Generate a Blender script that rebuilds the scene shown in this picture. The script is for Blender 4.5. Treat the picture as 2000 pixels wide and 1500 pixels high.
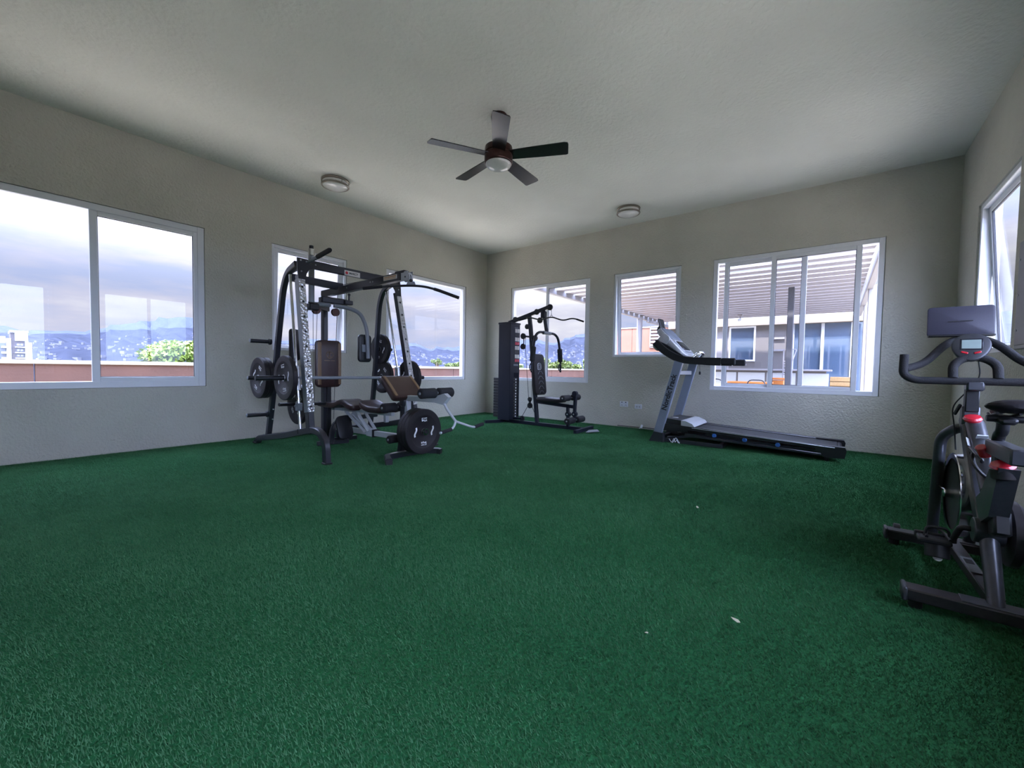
import bpy, bmesh, math, random
import numpy as np
from mathutils import Vector, Matrix

random.seed(7); rng = np.random.default_rng(7)
PI = math.pi
for o in list(bpy.data.objects): bpy.data.objects.remove(o)
S = bpy.context.scene
COL = S.collection
V = Vector

# ------------------------------------------------------------------ camera
YAW, PITCH, ROLL, FPX = .66518, -.038234, .016249, 805.49
fw = V((math.cos(YAW)*math.cos(PITCH), math.sin(YAW)*math.cos(PITCH), math.sin(PITCH)))
rt = V((math.sin(YAW), -math.cos(YAW), 0)); upv = rt.cross(fw)
r2 = rt*math.cos(ROLL) + upv*math.sin(ROLL); u2 = -rt*math.sin(ROLL) + upv*math.cos(ROLL)
cd = bpy.data.cameras.new('camera'); cam = bpy.data.objects.new('camera', cd); COL.objects.link(cam)
cd.sensor_fit = 'HORIZONTAL'; cd.sensor_width = 36; cd.lens = 36*FPX/2000; cd.clip_start = .05; cd.clip_end = 9000
cam.matrix_world = Matrix(((r2.x,u2.x,-fw.x,0),(r2.y,u2.y,-fw.y,0),(r2.z,u2.z,-fw.z,1.0),(0,0,0,1)))
S.camera = cam

# ------------------------------------------------------------------ light and exposure
S.view_settings.view_transform = 'Standard'; S.view_settings.look = 'None'
S.view_settings.gamma = 1; S.view_settings.use_curve_mapping = False
S.view_settings.exposure = 0.60
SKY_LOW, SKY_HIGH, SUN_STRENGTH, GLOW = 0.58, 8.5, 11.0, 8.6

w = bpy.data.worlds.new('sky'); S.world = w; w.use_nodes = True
nt = w.node_tree; nt.nodes.clear()
def N(t, **k):
    n = nt.nodes.new(t)
    for a, b in k.items():
        if a == 'ins':
            for i, v in b.items(): n.inputs[i].default_value = v
        else: setattr(n, a, b)
    return n
def L(a, b): nt.links.new(a, b)
tc = N('ShaderNodeTexCoord'); sx = N('ShaderNodeSeparateXYZ'); L(tc.outputs['Generated'], sx.inputs[0])
mp = N('ShaderNodeMapping'); mp.inputs['Scale'].default_value = (1.6, 1.6, 7.5); mp.inputs['Location'].default_value = (.35, .1, .3)
L(tc.outputs['Generated'], mp.inputs['Vector'])
n1 = N('ShaderNodeTexNoise', ins={'Scale': 2.1, 'Detail': 6, 'Roughness': .55}); L(mp.outputs[0], n1.inputs['Vector'])
cr = N('ShaderNodeValToRGB'); L(n1.outputs[0], cr.inputs[0])
e = cr.color_ramp.elements
e[0].position = .36; e[0].color = (.60, .69, 1.0, 1); e[1].position = .66; e[1].color = (1.08, 1.08, 1.14, 1)
m = e.new(.5); m.color = (.80, .81, 1.0, 1)
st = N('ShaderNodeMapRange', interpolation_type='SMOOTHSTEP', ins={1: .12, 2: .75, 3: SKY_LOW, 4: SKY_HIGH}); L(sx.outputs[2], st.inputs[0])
# added sky glow behind and right of the camera, to light the left wall
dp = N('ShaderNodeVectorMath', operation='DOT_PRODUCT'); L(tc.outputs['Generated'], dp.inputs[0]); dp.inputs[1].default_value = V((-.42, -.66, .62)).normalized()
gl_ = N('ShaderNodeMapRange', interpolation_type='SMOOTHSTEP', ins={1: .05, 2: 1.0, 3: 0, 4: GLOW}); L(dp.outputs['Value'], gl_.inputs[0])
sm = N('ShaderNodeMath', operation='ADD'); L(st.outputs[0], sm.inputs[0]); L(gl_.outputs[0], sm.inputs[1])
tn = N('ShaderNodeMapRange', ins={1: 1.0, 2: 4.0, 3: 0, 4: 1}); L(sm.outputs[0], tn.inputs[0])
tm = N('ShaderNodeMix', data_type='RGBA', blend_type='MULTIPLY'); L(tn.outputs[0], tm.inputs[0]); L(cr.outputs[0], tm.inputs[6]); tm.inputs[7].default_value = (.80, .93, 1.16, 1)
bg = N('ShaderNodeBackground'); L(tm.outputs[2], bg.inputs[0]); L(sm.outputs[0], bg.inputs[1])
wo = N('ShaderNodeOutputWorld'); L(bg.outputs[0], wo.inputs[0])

sd = bpy.data.lights.new('sun', 'SUN'); sd.energy = SUN_STRENGTH; sd.angle = math.radians(3); sd.color = (1, .95, .88)
sun = bpy.data.objects.new('sun', sd); COL.objects.link(sun); sun.location = (-10, -3, 20)
sun.rotation_euler = V((.46, -.05, -.88)).to_track_quat('-Z', 'Y').to_euler()

# ------------------------------------------------------------------ materials
MATS = {}
def mat(name, col, rough=.5, metal=0, bump=0, scale=40, var=.0, spec=.5, emit=None, vscale=None, coat=0):
    if name in MATS: return MATS[name]
    m = bpy.data.materials.new(name); m.use_nodes = True; t = m.node_tree; b = t.nodes['Principled BSDF']
    b.inputs['Base Color'].default_value = (*col, 1); b.inputs['Roughness'].default_value = rough
    b.inputs['Metallic'].default_value = metal; b.inputs['Specular IOR Level'].default_value = spec
    b.inputs['Coat Weight'].default_value = coat
    tcn = t.nodes.new('ShaderNodeTexCoord')
    if bump or var:
        n = t.nodes.new('ShaderNodeTexNoise'); n.inputs['Scale'].default_value = scale; n.inputs['Detail'].default_value = 4
        t.links.new(tcn.outputs['Object'], n.inputs['Vector'])
        if bump:
            bm = t.nodes.new('ShaderNodeBump'); bm.inputs['Strength'].default_value = bump; bm.inputs['Distance'].default_value = .02
            t.links.new(n.outputs[0], bm.inputs['Height']); t.links.new(bm.outputs[0], b.inputs['Normal'])
        if var:
            n2 = n
            if vscale:
                n2 = t.nodes.new('ShaderNodeTexNoise'); n2.inputs['Scale'].default_value = vscale; n2.inputs['Detail'].default_value = 3
                t.links.new(tcn.outputs['Object'], n2.inputs['Vector'])
            r = t.nodes.new('ShaderNodeValToRGB'); t.links.new(n2.outputs[0], r.inputs[0])
            r.color_ramp.elements[0].position = .3; r.color_ramp.elements[1].position = .7
            r.color_ramp.elements[0].color = tuple(c*(1-var) for c in col)+(1,); r.color_ramp.elements[1].color = tuple(min(1, c*(1+var)) for c in col)+(1,)
            t.links.new(r.outputs[0], b.inputs['Base Color'])
    if emit:
        b.inputs['Emission Color'].default_value = (*emit[0], 1); b.inputs['Emission Strength'].default_value = emit[1]
    MATS[name] = m; return m

M = dict(
 wall=mat('wall stucco', (.52, .50, .43), .9, bump=.55, scale=42, var=.06, vscale=1.6),
 ceil=mat('ceiling plaster', (.69, .69, .63), .9, bump=.45, scale=24, var=.05, vscale=1.1),
 turf=mat('turf backing', (.022, .115, .042), .95, bump=.5, scale=90, var=.25, spec=.05),
 upvc=mat('white window frame', (.72, .73, .76), .35, var=.03, scale=4),
 gasket=mat('window gasket', (.05, .05, .06), .6, var=.1),
 char=mat('charcoal powder coat', (.024, .024, .030), .30, bump=.02, scale=300, var=.12, spec=.55),
 gymblack=mat('gym black paint', (.012, .014, .024), .42, bump=.03, scale=300, var=.12, spec=.25),
 black=mat('black plastic', (.009, .009, .011), .45, var=.15),
 rubber=mat('black rubber', (.016, .013, .015), .5, bump=.08, scale=160, var=.15, spec=.3),
 foam=mat('black foam', (.012, .012, .014), .85, bump=.2, scale=200, var=.2),
 steel=mat('grey painted steel', (.20, .215, .235), .42, bump=.04, scale=200, var=.06),
 whitesteel=mat('white painted steel', (.44, .46, .48), .4, bump=.03, scale=200, var=.05),
 chrome=mat('chrome', (.75, .76, .78), .12, 1, var=.05, scale=8),
 brushed=mat('brushed metal', (.45, .46, .48), .32, 1, bump=.05, scale=120, var=.1),
 brown=mat('brown vinyl', (.040, .019, .018), .32, bump=.06, scale=120, var=.12),
 tan=mat('tan vinyl', (.19, .115, .06), .45, bump=.06, scale=120, var=.12),
 letter=mat('white lettering', (.72, .72, .72), .5, var=.03),
 darkletter=mat('dark lettering', (.012, .012, .015), .5, var=.1),
 label=mat('paper label', (.62, .58, .53), .5, var=.05),
 orangelabel=mat('warning label', (.55, .33, .18), .5, var=.25, scale=60),
 red=mat('red plastic', (.55, .02, .035), .25, var=.1, coat=.4),
 bluegrey=mat('blue grey metallic paint', (.22, .25, .32), .36, .2, bump=.04, scale=200, var=.06),
 silverp=mat('silver plastic', (.42, .43, .45), .35, .3, var=.05),
 screen=mat('dark glossy screen', (.02, .02, .03), .08, var=.1),
 lcd=mat('grey green display', (.30, .38, .36), .25, var=.04),
 belt=mat('treadmill belt', (.012, .012, .014), .7, bump=.1, scale=300, var=.2),
 bluerub=mat('blue cushion', (.02, .10, .33), .5, var=.1),
 bronze=mat('oil rubbed bronze', (.045, .016, .012), .3, .5, var=.2),
 blade=mat('espresso fan blade', (.014, .012, .015), .22, bump=.04, scale=60, var=.25),
 opal=mat('opal glass shade', (.62, .62, .60), .3, var=.03, coat=.5),
 nickel=mat('brushed nickel', (.34, .30, .26), .32, .9, bump=.05, scale=100, var=.1),
 plastic=mat('white plastic plate', (.66, .68, .74), .4, var=.03),
 bikegrey=mat('gunmetal paint', (.065, .067, .078), .33, .35, var=.1),
 bikedark=mat('dark stabiliser paint', (.03, .026, .028), .38, .2, var=.2),
 tray=mat('dark tablet tray', (.035, .034, .055), .5, bump=.05, scale=250, var=.06),
 terra=mat('terracotta render', (.074, .034, .024), .85, bump=.15, scale=25, var=.12, vscale=2),
 terra2=mat('orange terracotta render', (.20, .085, .055), .85, bump=.15, scale=25, var=.08, vscale=2),
 coping=mat('pale coping stone', (.28, .27, .24), .8, var=.06),
 deck=mat('pale terrace tile', (.37, .31, .215), .7, bump=.05, var=.06),
 slat=mat('pergola blade paint', (.16, .145, .16), .5, var=.03),
 white=mat('white exterior paint', (.21, .20, .215), .6, var=.03),
 greyw=mat('grey facade paint', (.115, .105, .105), .8, bump=.06, var=.05),
 cream=mat('cream fascia', (.15, .125, .10), .7, var=.05),
 dglass=mat('facade glass', (.05, .075, .12), .04, .0, var=.1, spec=1.0, coat=1.0),
 wood=mat('honey wood', (.25, .15, .06), .5, bump=.05, var=.15),
 orange=mat('orange timber', (.42, .14, .03), .5, var=.15),
 hill=mat('haze tinted wooded hillside', (.023, .026, .038), 1, var=.22, scale=.02, spec=0),  # bluish base colour stands in for distance haze over the woods
 hill2=mat('haze tinted far ridge', (.036, .042, .058), 1, var=.10, scale=.01, spec=0),  # haze is mixed into this blue base colour as well
 town=mat('pale town buildings', (.085, .085, .10), .9, var=.2, scale=.05),
 city=mat('valley floor', (.025, .03, .025), 1, var=.35, scale=.05),
 leaf=mat('bright foliage', (.13, .18, .018), .7, var=.45, scale=1.5),
 leaf2=mat('hedge foliage', (.075, .10, .016), .7, var=.45, scale=4),
 bark=mat('bark', (.12, .08, .05), .9, bump=.3, scale=20, var=.2),
 tower=mat('tower paint', (.28, .27, .27), .7, var=.03, scale=.2),
 towerdark=mat('tower taupe paint', (.04, .028, .027), .8, var=.06, scale=.2),
 towerglass=mat('tower glass', (.05, .055, .08), .15, var=.2, scale=.2),
 paper=mat('pale leaf scrap', (.55, .5, .36), .8, var=.15),
)
# checker plate: metal with a diamond tread relief
def tread_mat():
    m = bpy.data.materials.new('diamond tread plate'); m.use_nodes = True; t = m.node_tree; b = t.nodes['Principled BSDF']
    b.inputs['Base Color'].default_value = (.50, .49, .48, 1); b.inputs['Metallic'].default_value = .85; b.inputs['Roughness'].default_value = .34
    c = t.nodes.new('ShaderNodeTexCoord'); mp = t.nodes.new('ShaderNodeMapping'); mp.inputs['Rotation'].default_value = (0, .78, 0)
    mp.inputs['Scale'].default_value = (38, 38, 38); t.links.new(c.outputs['Object'], mp.inputs[0])
    vn = t.nodes.new('ShaderNodeTexVoronoi'); vn.inputs['Scale'].default_value = 1; t.links.new(mp.outputs[0], vn.inputs['Vector'])
    bm = t.nodes.new('ShaderNodeBump'); bm.inputs['Strength'].default_value = .9; bm.inputs['Distance'].default_value = .01
    t.links.new(vn.outputs['Distance'], bm.inputs['Height']); t.links.new(bm.outputs[0], b.inputs['Normal'])
    return m
M['tread'] = tread_mat()
def glass_mat():
    m = bpy.data.materials.new('window glass'); m.use_nodes = True; t = m.node_tree; t.nodes.clear()
    o = t.nodes.new('ShaderNodeOutputMaterial'); mx = t.nodes.new('ShaderNodeMixShader')
    tr = t.nodes.new('ShaderNodeBsdfTransparent'); tr.inputs[0].default_value = (.98, .985, 1, 1)
    gl = t.nodes.new('ShaderNodeBsdfGlossy'); gl.inputs['Roughness'].default_value = .005
    lw = t.nodes.new('ShaderNodeLayerWeight'); lw.inputs[0].default_value = .5
    pw = t.nodes.new('ShaderNodeMath'); pw.operation = 'POWER'; pw.inputs[1].default_value = 4.5; t.links.new(lw.outputs['Facing'], pw.inputs[0])
    fr = t.nodes.new('ShaderNodeMapRange'); fr.inputs[3].default_value = .020; fr.inputs[4].default_value = .9; t.links.new(pw.outputs[0], fr.inputs[0])
    t.links.new(fr.outputs[0], mx.inputs[0]); t.links.new(tr.outputs[0], mx.inputs[1]); t.links.new(gl.outputs[0], mx.inputs[2]); t.links.new(mx.outputs[0], o.inputs[0])
    return m
M['glass'] = glass_mat()

# ------------------------------------------------------------------ mesh helpers
def fillet(pts, r, seg=5):
    pts = [V(p) for p in pts]; out = [pts[0]]
    for i in range(1, len(pts)-1):
        a, b, c = pts[i-1], pts[i], pts[i+1]
        d1, d2 = (a-b), (c-b); l1, l2 = d1.length, d2.length
        rr = min(r, l1*.49, l2*.49); p, q = b+d1/l1*rr, b+d2/l2*rr
        for k in range(seg+1):
            t = k/seg; out.append(p*(1-t)**2 + b*2*t*(1-t) + q*t*t)
    out.append(pts[-1]); return out

class G:
    def __init__(s): s.v = []; s.f = []
    def add(s, vs, fs):
        o = len(s.v); s.v += [tuple(v) for v in vs]; s.f += [tuple(i+o for i in f) for f in fs]; return s
    def box(s, c, d, R=None, bev=0):
        c = V(c); hx, hy, hz = d[0]/2, d[1]/2, d[2]/2
        R = R or Matrix.Identity(3)
        if not bev:
            vs = [c+R@V((x*hx, y*hy, z*hz)) for x in (-1, 1) for y in (-1, 1) for z in (-1, 1)]
            return s.add(vs, [(0,1,3,2),(4,6,7,5),(0,4,5,1),(2,3,7,6),(0,2,6,4),(1,5,7,3)])
        b = min(bev, hx*.9, hy*.9, hz*.9); vs = []; idx = {}
        for x in (-1, 1):
            for y in (-1, 1):
                for z in (-1, 1):
                    for k in range(3):
                        p = [x*(hx-b), y*(hy-b), z*(hz-b)]
                        p[k] = (x*hx, y*hy, z*hz)[k]
                        idx[x, y, z, k] = len(vs); vs.append(c+R@V(p))
        fs = []
        for k in range(3):
            a, bb = [(1,2),(2,0),(0,1)][k]
            for sg in (-1, 1):
                q = []
                for (p1, p2) in ((-1,-1),(1,-1),(1,1),(-1,1)):
                    t = [0,0,0]; t[k] = sg; t[a] = p1; t[bb] = p2; q.append(idx[(*t, k)])
                fs.append(q if sg > 0 else q[::-1])
        for k in range(3):
            a, bb = [(1,2),(2,0),(0,1)][k]
            for s1 in (-1, 1):
                for s2 in (-1, 1):
                    def g(e, face):
                        t = [0,0,0]; t[k] = e; t[a] = s1; t[bb] = s2; return idx[(*t, face)]
                    q = [g(-1, a), g(1, a), g(1, bb), g(-1, bb)]
                    fs.append(q if s1*s2 < 0 else q[::-1])
        for x in (-1, 1):
            for y in (-1, 1):
                for z in (-1, 1):
                    q = [idx[x,y,z,0], idx[x,y,z,1], idx[x,y,z,2]]
                    fs.append(q if x*y*z > 0 else q[::-1])
        return s.add(vs, fs)
    def bar(s, p, q, w, h, up=(0,0,1), bev=.004):
        p, q = V(p), V(q); x = (q-p).normalized(); y = V(up).cross(x)
        if y.length < 1e-4: y = V((0,1,0)).cross(x)
        y.normalize(); z = x.cross(y)
        R = Matrix((x, y, z)).transposed()
        return s.box((p+q)/2, ((q-p).length, w, h), R, bev)
    def _rings(s, rings, caps=True, closed=False):
        n = len(rings[0]); o = len(s.v)
        for r in rings: s.v += [tuple(p) for p in r]
        m = len(rings)
        for i in range(m-1 if not closed else m):
            j = (i+1) % m
            for k in range(n):
                k2 = (k+1) % n; s.f.append((o+i*n+k, o+i*n+k2, o+j*n+k2, o+j*n+k))
        if caps and not closed:
            s.f.append(tuple(o+k for k in range(n))[::-1]); s.f.append(tuple(o+(m-1)*n+k for k in range(n)))
        return s
    def tube(s, path, r, n=12, caps=True, closed=False):
        P = [V(p) for p in path]; m = len(P); rs = r if isinstance(r, (list, tuple)) else [r]*m
        T = [(P[(i+1) % m if closed else min(i+1, m-1)]-P[(i-1) if closed else max(i-1, 0)]).normalized() for i in range(m)]
        u = T[0].orthogonal().normalized(); rings = []
        for i in range(m):
            u = (u-T[i]*u.dot(T[i]))
            if u.length < 1e-5: u = T[i].orthogonal()
            u.normalize(); vv = T[i].cross(u)
            rings.append([P[i]+(u*math.cos(2*PI*k/n)+vv*math.sin(2*PI*k/n))*rs[i] for k in range(n)])
        return s._rings(rings, caps, closed)
    def sweep(s, path, w, h, side=(1,0,0), ch=.12):
        P = [V(p) for p in path]; sd = V(side).normalized(); rings = []; m = len(P)
        for i in range(m):
            t = (P[min(i+1, m-1)]-P[max(i-1, 0)]).normalized(); nn = sd.cross(t).normalized()
            c = min(w, h)*ch; a, b = w/2, h/2
            ring = [(-a+c,-b),(a-c,-b),(a,-b+c),(a,b-c),(a-c,b),(-a+c,b),(-a,b-c),(-a,-b+c)]
            rings.append([P[i]+sd*x+nn*y for x, y in ring])
        return s._rings(rings)
    def lathe(s, c, ax, prof, n=32, caps=True):
        c, ax = V(c), V(ax).normalized(); u = ax.orthogonal().normalized(); vv = ax.cross(u)
        rings = [[c+ax*d+(u*math.cos(2*PI*k/n)+vv*math.sin(2*PI*k/n))*max(r, 1e-4) for k in range(n)] for r, d in prof]
        return s._rings(rings, caps)
    def cyl(s, p, q, r, n=20, bev=.003):
        p, q = V(p), V(q); l = (q-p).length; b = min(bev, r*.4, l*.4)
        return s.lathe(p, q-p, [(r-b,0),(r,b),(r,l-b),(r-b,l)], n)
    def disc_torus(s, c, ax, R, r, n=40, m=10):
        c, ax = V(c), V(ax).normalized(); u = ax.orthogonal().normalized(); vv = ax.cross(u)
        return s.tube([c+(u*math.cos(2*PI*k/n)+vv*math.sin(2*PI*k/n))*R for k in range(n)], r, m, closed=True)
    def ball(s, c, r, n=16, sq=(1,1,1)):
        m = n//2; rings = []
        for i in range(m+1):
            t = PI*i/m
            rings.append([V(c)+V((r*sq[0]*max(math.sin(t),1e-3)*math.cos(2*PI*k/n), r*sq[1]*max(math.sin(t),1e-3)*math.sin(2*PI*k/n), -r*sq[2]*math.cos(t))) for k in range(n)])
        return s._rings(rings)
    def prism(s, poly, vec, inset=0):
        P = [V(p) for p in poly]; n = len(P); vec = V(vec)
        s._rings([P, [p+vec for p in P]]); return s
    def pad(s, c, ux, uy, w, h, t, corner=.04, edge=None, crown=0, bend=None):
        """upholstered slab: rounded outline, rounded edges, slightly crowned; bend(a, b) lifts it"""
        c = V(c); ux, uy = V(ux).normalized(), V(uy).normalized(); nz = ux.cross(uy); e = edge or t*.35
        out = []
        for (sx_, sy_, a0) in ((1,1,0),(-1,1,90),(-1,-1,180),(1,-1,270)):
            for k in range(5):
                a = math.radians(a0+k*22.5); out.append((sx_*(w/2-corner)+corner*math.cos(a), sy_*(h/2-corner)+corner*math.sin(a)))
        # refine straight sides so that a bend can act
        if bend:
            o2 = []
            for i in range(len(out)):
                p, q = out[i], out[(i+1) % len(out)]; d = math.hypot(q[0]-p[0], q[1]-p[1]); k = max(1, int(d/.03))
                for j in range(k): o2.append((p[0]+(q[0]-p[0])*j/k, p[1]+(q[1]-p[1])*j/k))
            out = o2
        rings = []
        def ring(off, ins, sc=1):
            fx, fy = (w/2-ins)/(w/2)*sc, (h/2-ins)/(h/2)*sc
            return [c+ux*(x*fx)+uy*(y*fy)+nz*(off+(bend(x*fx, y*fy) if bend else 0)) for x, y in out]
        rings = [ring(-t/2, e), ring(-t/2+e*.3, e*.3), ring(-t/2+e, 0), ring(t/2-e, 0), ring(t/2-e*.3, e*.3), ring(t/2, e)]
        if bend:
            for sc in (.8, .6, .4, .2, .02): rings.append(ring(t/2+crown*(1-sc), e, sc))
            rings = [ring(-t/2, e, sc) for sc in (.02, .2, .4, .6, .8)]+rings
        elif crown:
            rings += [ring(t/2+crown*.6, e, .6), ring(t/2+crown, e, .15)]
        return s._rings(rings)

def finish(me, smooth=True):
    if smooth:
        me.polygons.foreach_set('use_smooth', [True]*len(me.polygons)); me.set_sharp_from_angle(angle=math.radians(38))
def mesh_of(g, name, m, off=V((0,0,0)), smooth=True):
    me = bpy.data.meshes.new(name); me.from_pydata([(x-off.x, y-off.y, z-off.z) for x, y, z in g.v], [], g.f)
    bm = bmesh.new(); bm.from_mesh(me); bmesh.ops.recalc_face_normals(bm, faces=bm.faces); bm.to_mesh(me); bm.free()
    me.materials.append(m); finish(me, smooth); me.update(); return me
ORG = {}
def thing(name, label, cat, loc=(0,0,0), group=None, kind=None):
    o = bpy.data.objects.new(name, None); COL.objects.link(o); o.location = loc; o.empty_display_size = .1
    if label: o['label'] = label
    if cat: o['category'] = cat
    if group: o['group'] = group
    if kind: o['kind'] = kind
    ORG[o.name] = V(loc); return o
def part(name, g, m, parent, label=None, smooth=True):
    off = ORG[parent.name]; me = mesh_of(g, name, m, off, smooth)
    o = bpy.data.objects.new(name, me); COL.objects.link(o); o.parent = parent; ORG[o.name] = off
    if label: o['label'] = label
    return o
def single(name, g, m, label=None, cat=None, group=None, kind=None, loc=None, smooth=True):
    c = V(loc) if loc is not None else V((0,0,0))
    o = bpy.data.objects.new(name, mesh_of(g, name, m, c, smooth)); COL.objects.link(o); o.location = c; ORG[o.name] = c
    if label: o['label'] = label
    if cat: o['category'] = cat
    if group: o['group'] = group
    if kind: o['kind'] = kind
    return o
def text_geo(body, size, pos, right, up, depth=.0015, align='CENTER', shear=0, bold=0):
    cu = bpy.data.curves.new('lettering', 'FONT'); cu.body = body; cu.size = size; cu.extrude = depth; cu.align_x = align; cu.align_y = 'CENTER'
    cu.shear = shear; cu.offset = bold; cu.resolution_u = 3
    o = bpy.data.objects.new('lettering', cu); COL.objects.link(o)
    me = bpy.data.meshes.new_from_object(o.evaluated_get(bpy.context.evaluated_depsgraph_get()))
    right, up = V(right).normalized(), V(up).normalized(); nz = right.cross(up); pos = V(pos)
    g = G(); g.v = [tuple(pos+right*v.co.x+up*v.co.y+nz*v.co.z) for v in me.vertices]; g.f = [tuple(p.vertices) for p in me.polygons]
    bpy.data.objects.remove(o); bpy.data.curves.remove(cu); bpy.data.meshes.remove(me); return g
def dup(root, loc, rot=None, label=None):
    r = root.copy(); COL.objects.link(r); r.location = loc
    if rot is not None: r.rotation_euler = rot
    if label: r['label'] = label
    for ch in list(root.children):
        c = ch.copy(); COL.objects.link(c); c.parent = r
        for gch in ch.children:
            d = gch.copy(); COL.objects.link(d); d.parent = c
    return r

# ------------------------------------------------------------------ room shell
XW, YW, YR, XB, H = 6.90, 6.17, -1.06, -3.2, 3.50
T = .16
def FL(a, d, z): return (a, YW+d, z)          # left wall, a = x
def FB(a, d, z): return (XW+d, a, z)          # back wall, a = y
def FR(a, d, z): return (a, YR-d, z)          # right wall, a = x
def FN(a, d, z): return (XB-d, a, z)          # wall behind the camera, a = y
def wall(name, F, a0, a1, holes):
    g = G(); A = sorted({a0, a1, *[h[0] for h in holes], *[h[1] for h in holes]}); Z = sorted({0, H, *[h[2] for h in holes], *[h[3] for h in holes]})
    def solid(i, j):
        if i < 0 or j < 0 or i >= len(A)-1 or j >= len(Z)-1: return False
        ca, cz = (A[i]+A[i+1])/2, (Z[j]+Z[j+1])/2
        return not any(h[0] < ca < h[1] and h[2] < cz < h[3] for h in holes)
    for i in range(len(A)-1):
        for j in range(len(Z)-1):
            if not solid(i, j): continue
            p, q, r, s_ = A[i], A[i+1], Z[j], Z[j+1]
            for d in (0, T): g.add([F(p,d,r), F(q,d,r), F(q,d,s_), F(p,d,s_)], [(0,1,2,3)])
            for (di, dj, e1, e2) in ((-1,0,(p,r),(p,s_)),(1,0,(q,r),(q,s_)),(0,-1,(p,r),(q,r)),(0,1,(p,s_),(q,s_))):
                if not solid(i+di, j+dj): g.add([F(e1[0],0,e1[1]), F(e2[0],0,e2[1]), F(e2[0],T,e2[1]), F(e1[0],T,e1[1])], [(0,1,2,3)])
    bmv = {}; vs = []; fs = []
    for f in g.f:
        q = []
        for i in f:
            k = tuple(round(x, 4) for x in g.v[i])
            if k not in bmv: bmv[k] = len(vs); vs.append(k)
            q.append(bmv[k])
        fs.append(q)
    g.v, g.f = vs, fs
    return single(name, g, M['wall'], kind='structure', smooth=False)
W1 = (-.27, 1.69, .715, 2.66); W2 = (2.46, 3.57, 1.20, 2.67); W3 = (4.30, 6.255, .745, 2.69)
B1 = (3.62, 5.47, .745, 2.69); B2 = (2.005, 3.15, 1.23, 2.69); B3 = (-.432, 1.533, .715, 2.705)
R1 = (4.93, 6.14, 1.20, 2.69); R2 = (1.62, 3.4, .72, 2.69); R3 = (-1.4, .92, .72, 2.69)
wall('wall_left', FL, XB, XW, [W1, W2, W3])
wall('wall_back', FB, YR, YW, [B1, B2, B3])
wall('wall_right', FR, XB, XW, [R1, R2, R3])
wall('wall_rear', FN, YR, YW, [])
single('floor', G().box(((XB+XW)/2, (YR+YW)/2, -.03), (XW-XB+2*T, YW-YR+2*T, .06)), M['turf'], kind='structure', smooth=False)
single('ceiling', G().box(((XB+XW)/2, (YR+YW)/2, H+.1), (XW-XB+2*T, YW-YR+2*T, .2)), M['ceil'], kind='structure', smooth=False)

single('sky_blocker_slab', G().box((.4, YR-.84, 2.98), (7.6, 1.36, .14), bev=.01), M['white'], kind='structure', smooth=False)  # unseen slab added to block steep sky light at the right windows
def mbox(g, F, a0, a1, d0, d1, z0, z1, tilt=None, bev=.004):
    c = V(((a0+a1)/2, (d0+d1)/2, (z0+z1)/2)); h = G().box(c, (abs(a1-a0), abs(d1-d0), abs(z1-z0)), bev=bev)
    vs = []
    for a, d, z in h.v:
        if tilt:
            zt, ang = tilt; dz = zt-z; d, z = d+dz*math.sin(ang), zt-dz*math.cos(ang)
        vs.append(F(a, d, z))
    g.add(vs, h.f)
def mring(g, F, a0, a1, z0, z1, wd, d0, d1, tilt=None):
    mbox(g, F, a0, a0+wd, d0, d1, z0, z1, tilt); mbox(g, F, a1-wd, a1, d0, d1, z0, z1, tilt)
    mbox(g, F, a0+wd, a1-wd, d0, d1, z0, z0+wd, tilt); mbox(g, F, a0+wd, a1-wd, d0, d1, z1-wd, z1, tilt)
def window(n, F, o, sashes, fixed=(), fwid=.055, tilt=None):
    """sashes: (a0, a1, stile, depth); fixed: (a0, a1) panes straight in the frame"""
    a0, a1, z0, z1 = o; t = thing('window_%d' % n, None, None, F((a0+a1)/2, .05, z0), kind='structure')
    g = G(); mring(g, F, a0+.002, a1-.002, z0+.002, z1-.002, fwid, .015, .105); part('window_frame', g, M['upvc'], t, smooth=False)
    for (p, q) in fixed:
        g = G(); mbox(g, F, p, q, .058, .064, z0+fwid, z1-fwid, bev=0); part('glass_pane', g, M['glass'], t, smooth=False)
    for (p, q, wd, d) in sashes:
        tl = (z1-fwid, tilt) if tilt else None
        g = G(); mring(g, F, p, q, z0+fwid-.012, z1-fwid+.012, wd, d, d+.032, tl); sa = part('sash', g, M['upvc'], t, smooth=False)
        g = G(); mbox(g, F, p+wd-.004, q-wd+.004, d+.013, d+.019, z0+fwid+wd-.016, z1-fwid-wd+.016, tl, bev=0); part('glass_pane', g, M['glass'], sa, smooth=False)
        g = G(); mring(g, F, p+wd-.001, q-wd+.001, z0+fwid+wd-.013, z1-fwid-wd+.013, .006, d+.006, d+.026, tl); part('gasket', g, M['gasket'], sa, smooth=False)
    return t
window(1, FL, W1, [(.69, 1.640, .062, .022)], fixed=[(-.22, .705)], fwid=.07)
window(2, FL, W2, [(2.50, 3.53, .062, .05)], tilt=math.radians(3.5), fwid=.04)
window(3, FL, W3, [], fixed=[(4.36, 6.195)], fwid=.065)
window(4, FB, B1, [(3.665, 4.60, .055, .022)], fixed=[(4.52, 5.42)], fwid=.055)
window(5, FB, B2, [(2.045, 3.11, .055, .05)], tilt=math.radians(3.5), fwid=.04)
window(6, FB, B3, [(.36, 1.385, .062, .06), (-.21, .775, .058, .022)], fwid=.06)
window(7, FR, R1, [(4.97, 6.10, .06, .06)], tilt=math.radians(4), fwid=.05)
window(8, FR, R2, [(1.68, 2.56, .06, .022), (2.50, 3.34, .06, .06)], fwid=.055)
window(9, FR, R3, [(-1.34, -.2, .06, .022), (-.26, .86, .06, .06)], fwid=.055)

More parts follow.
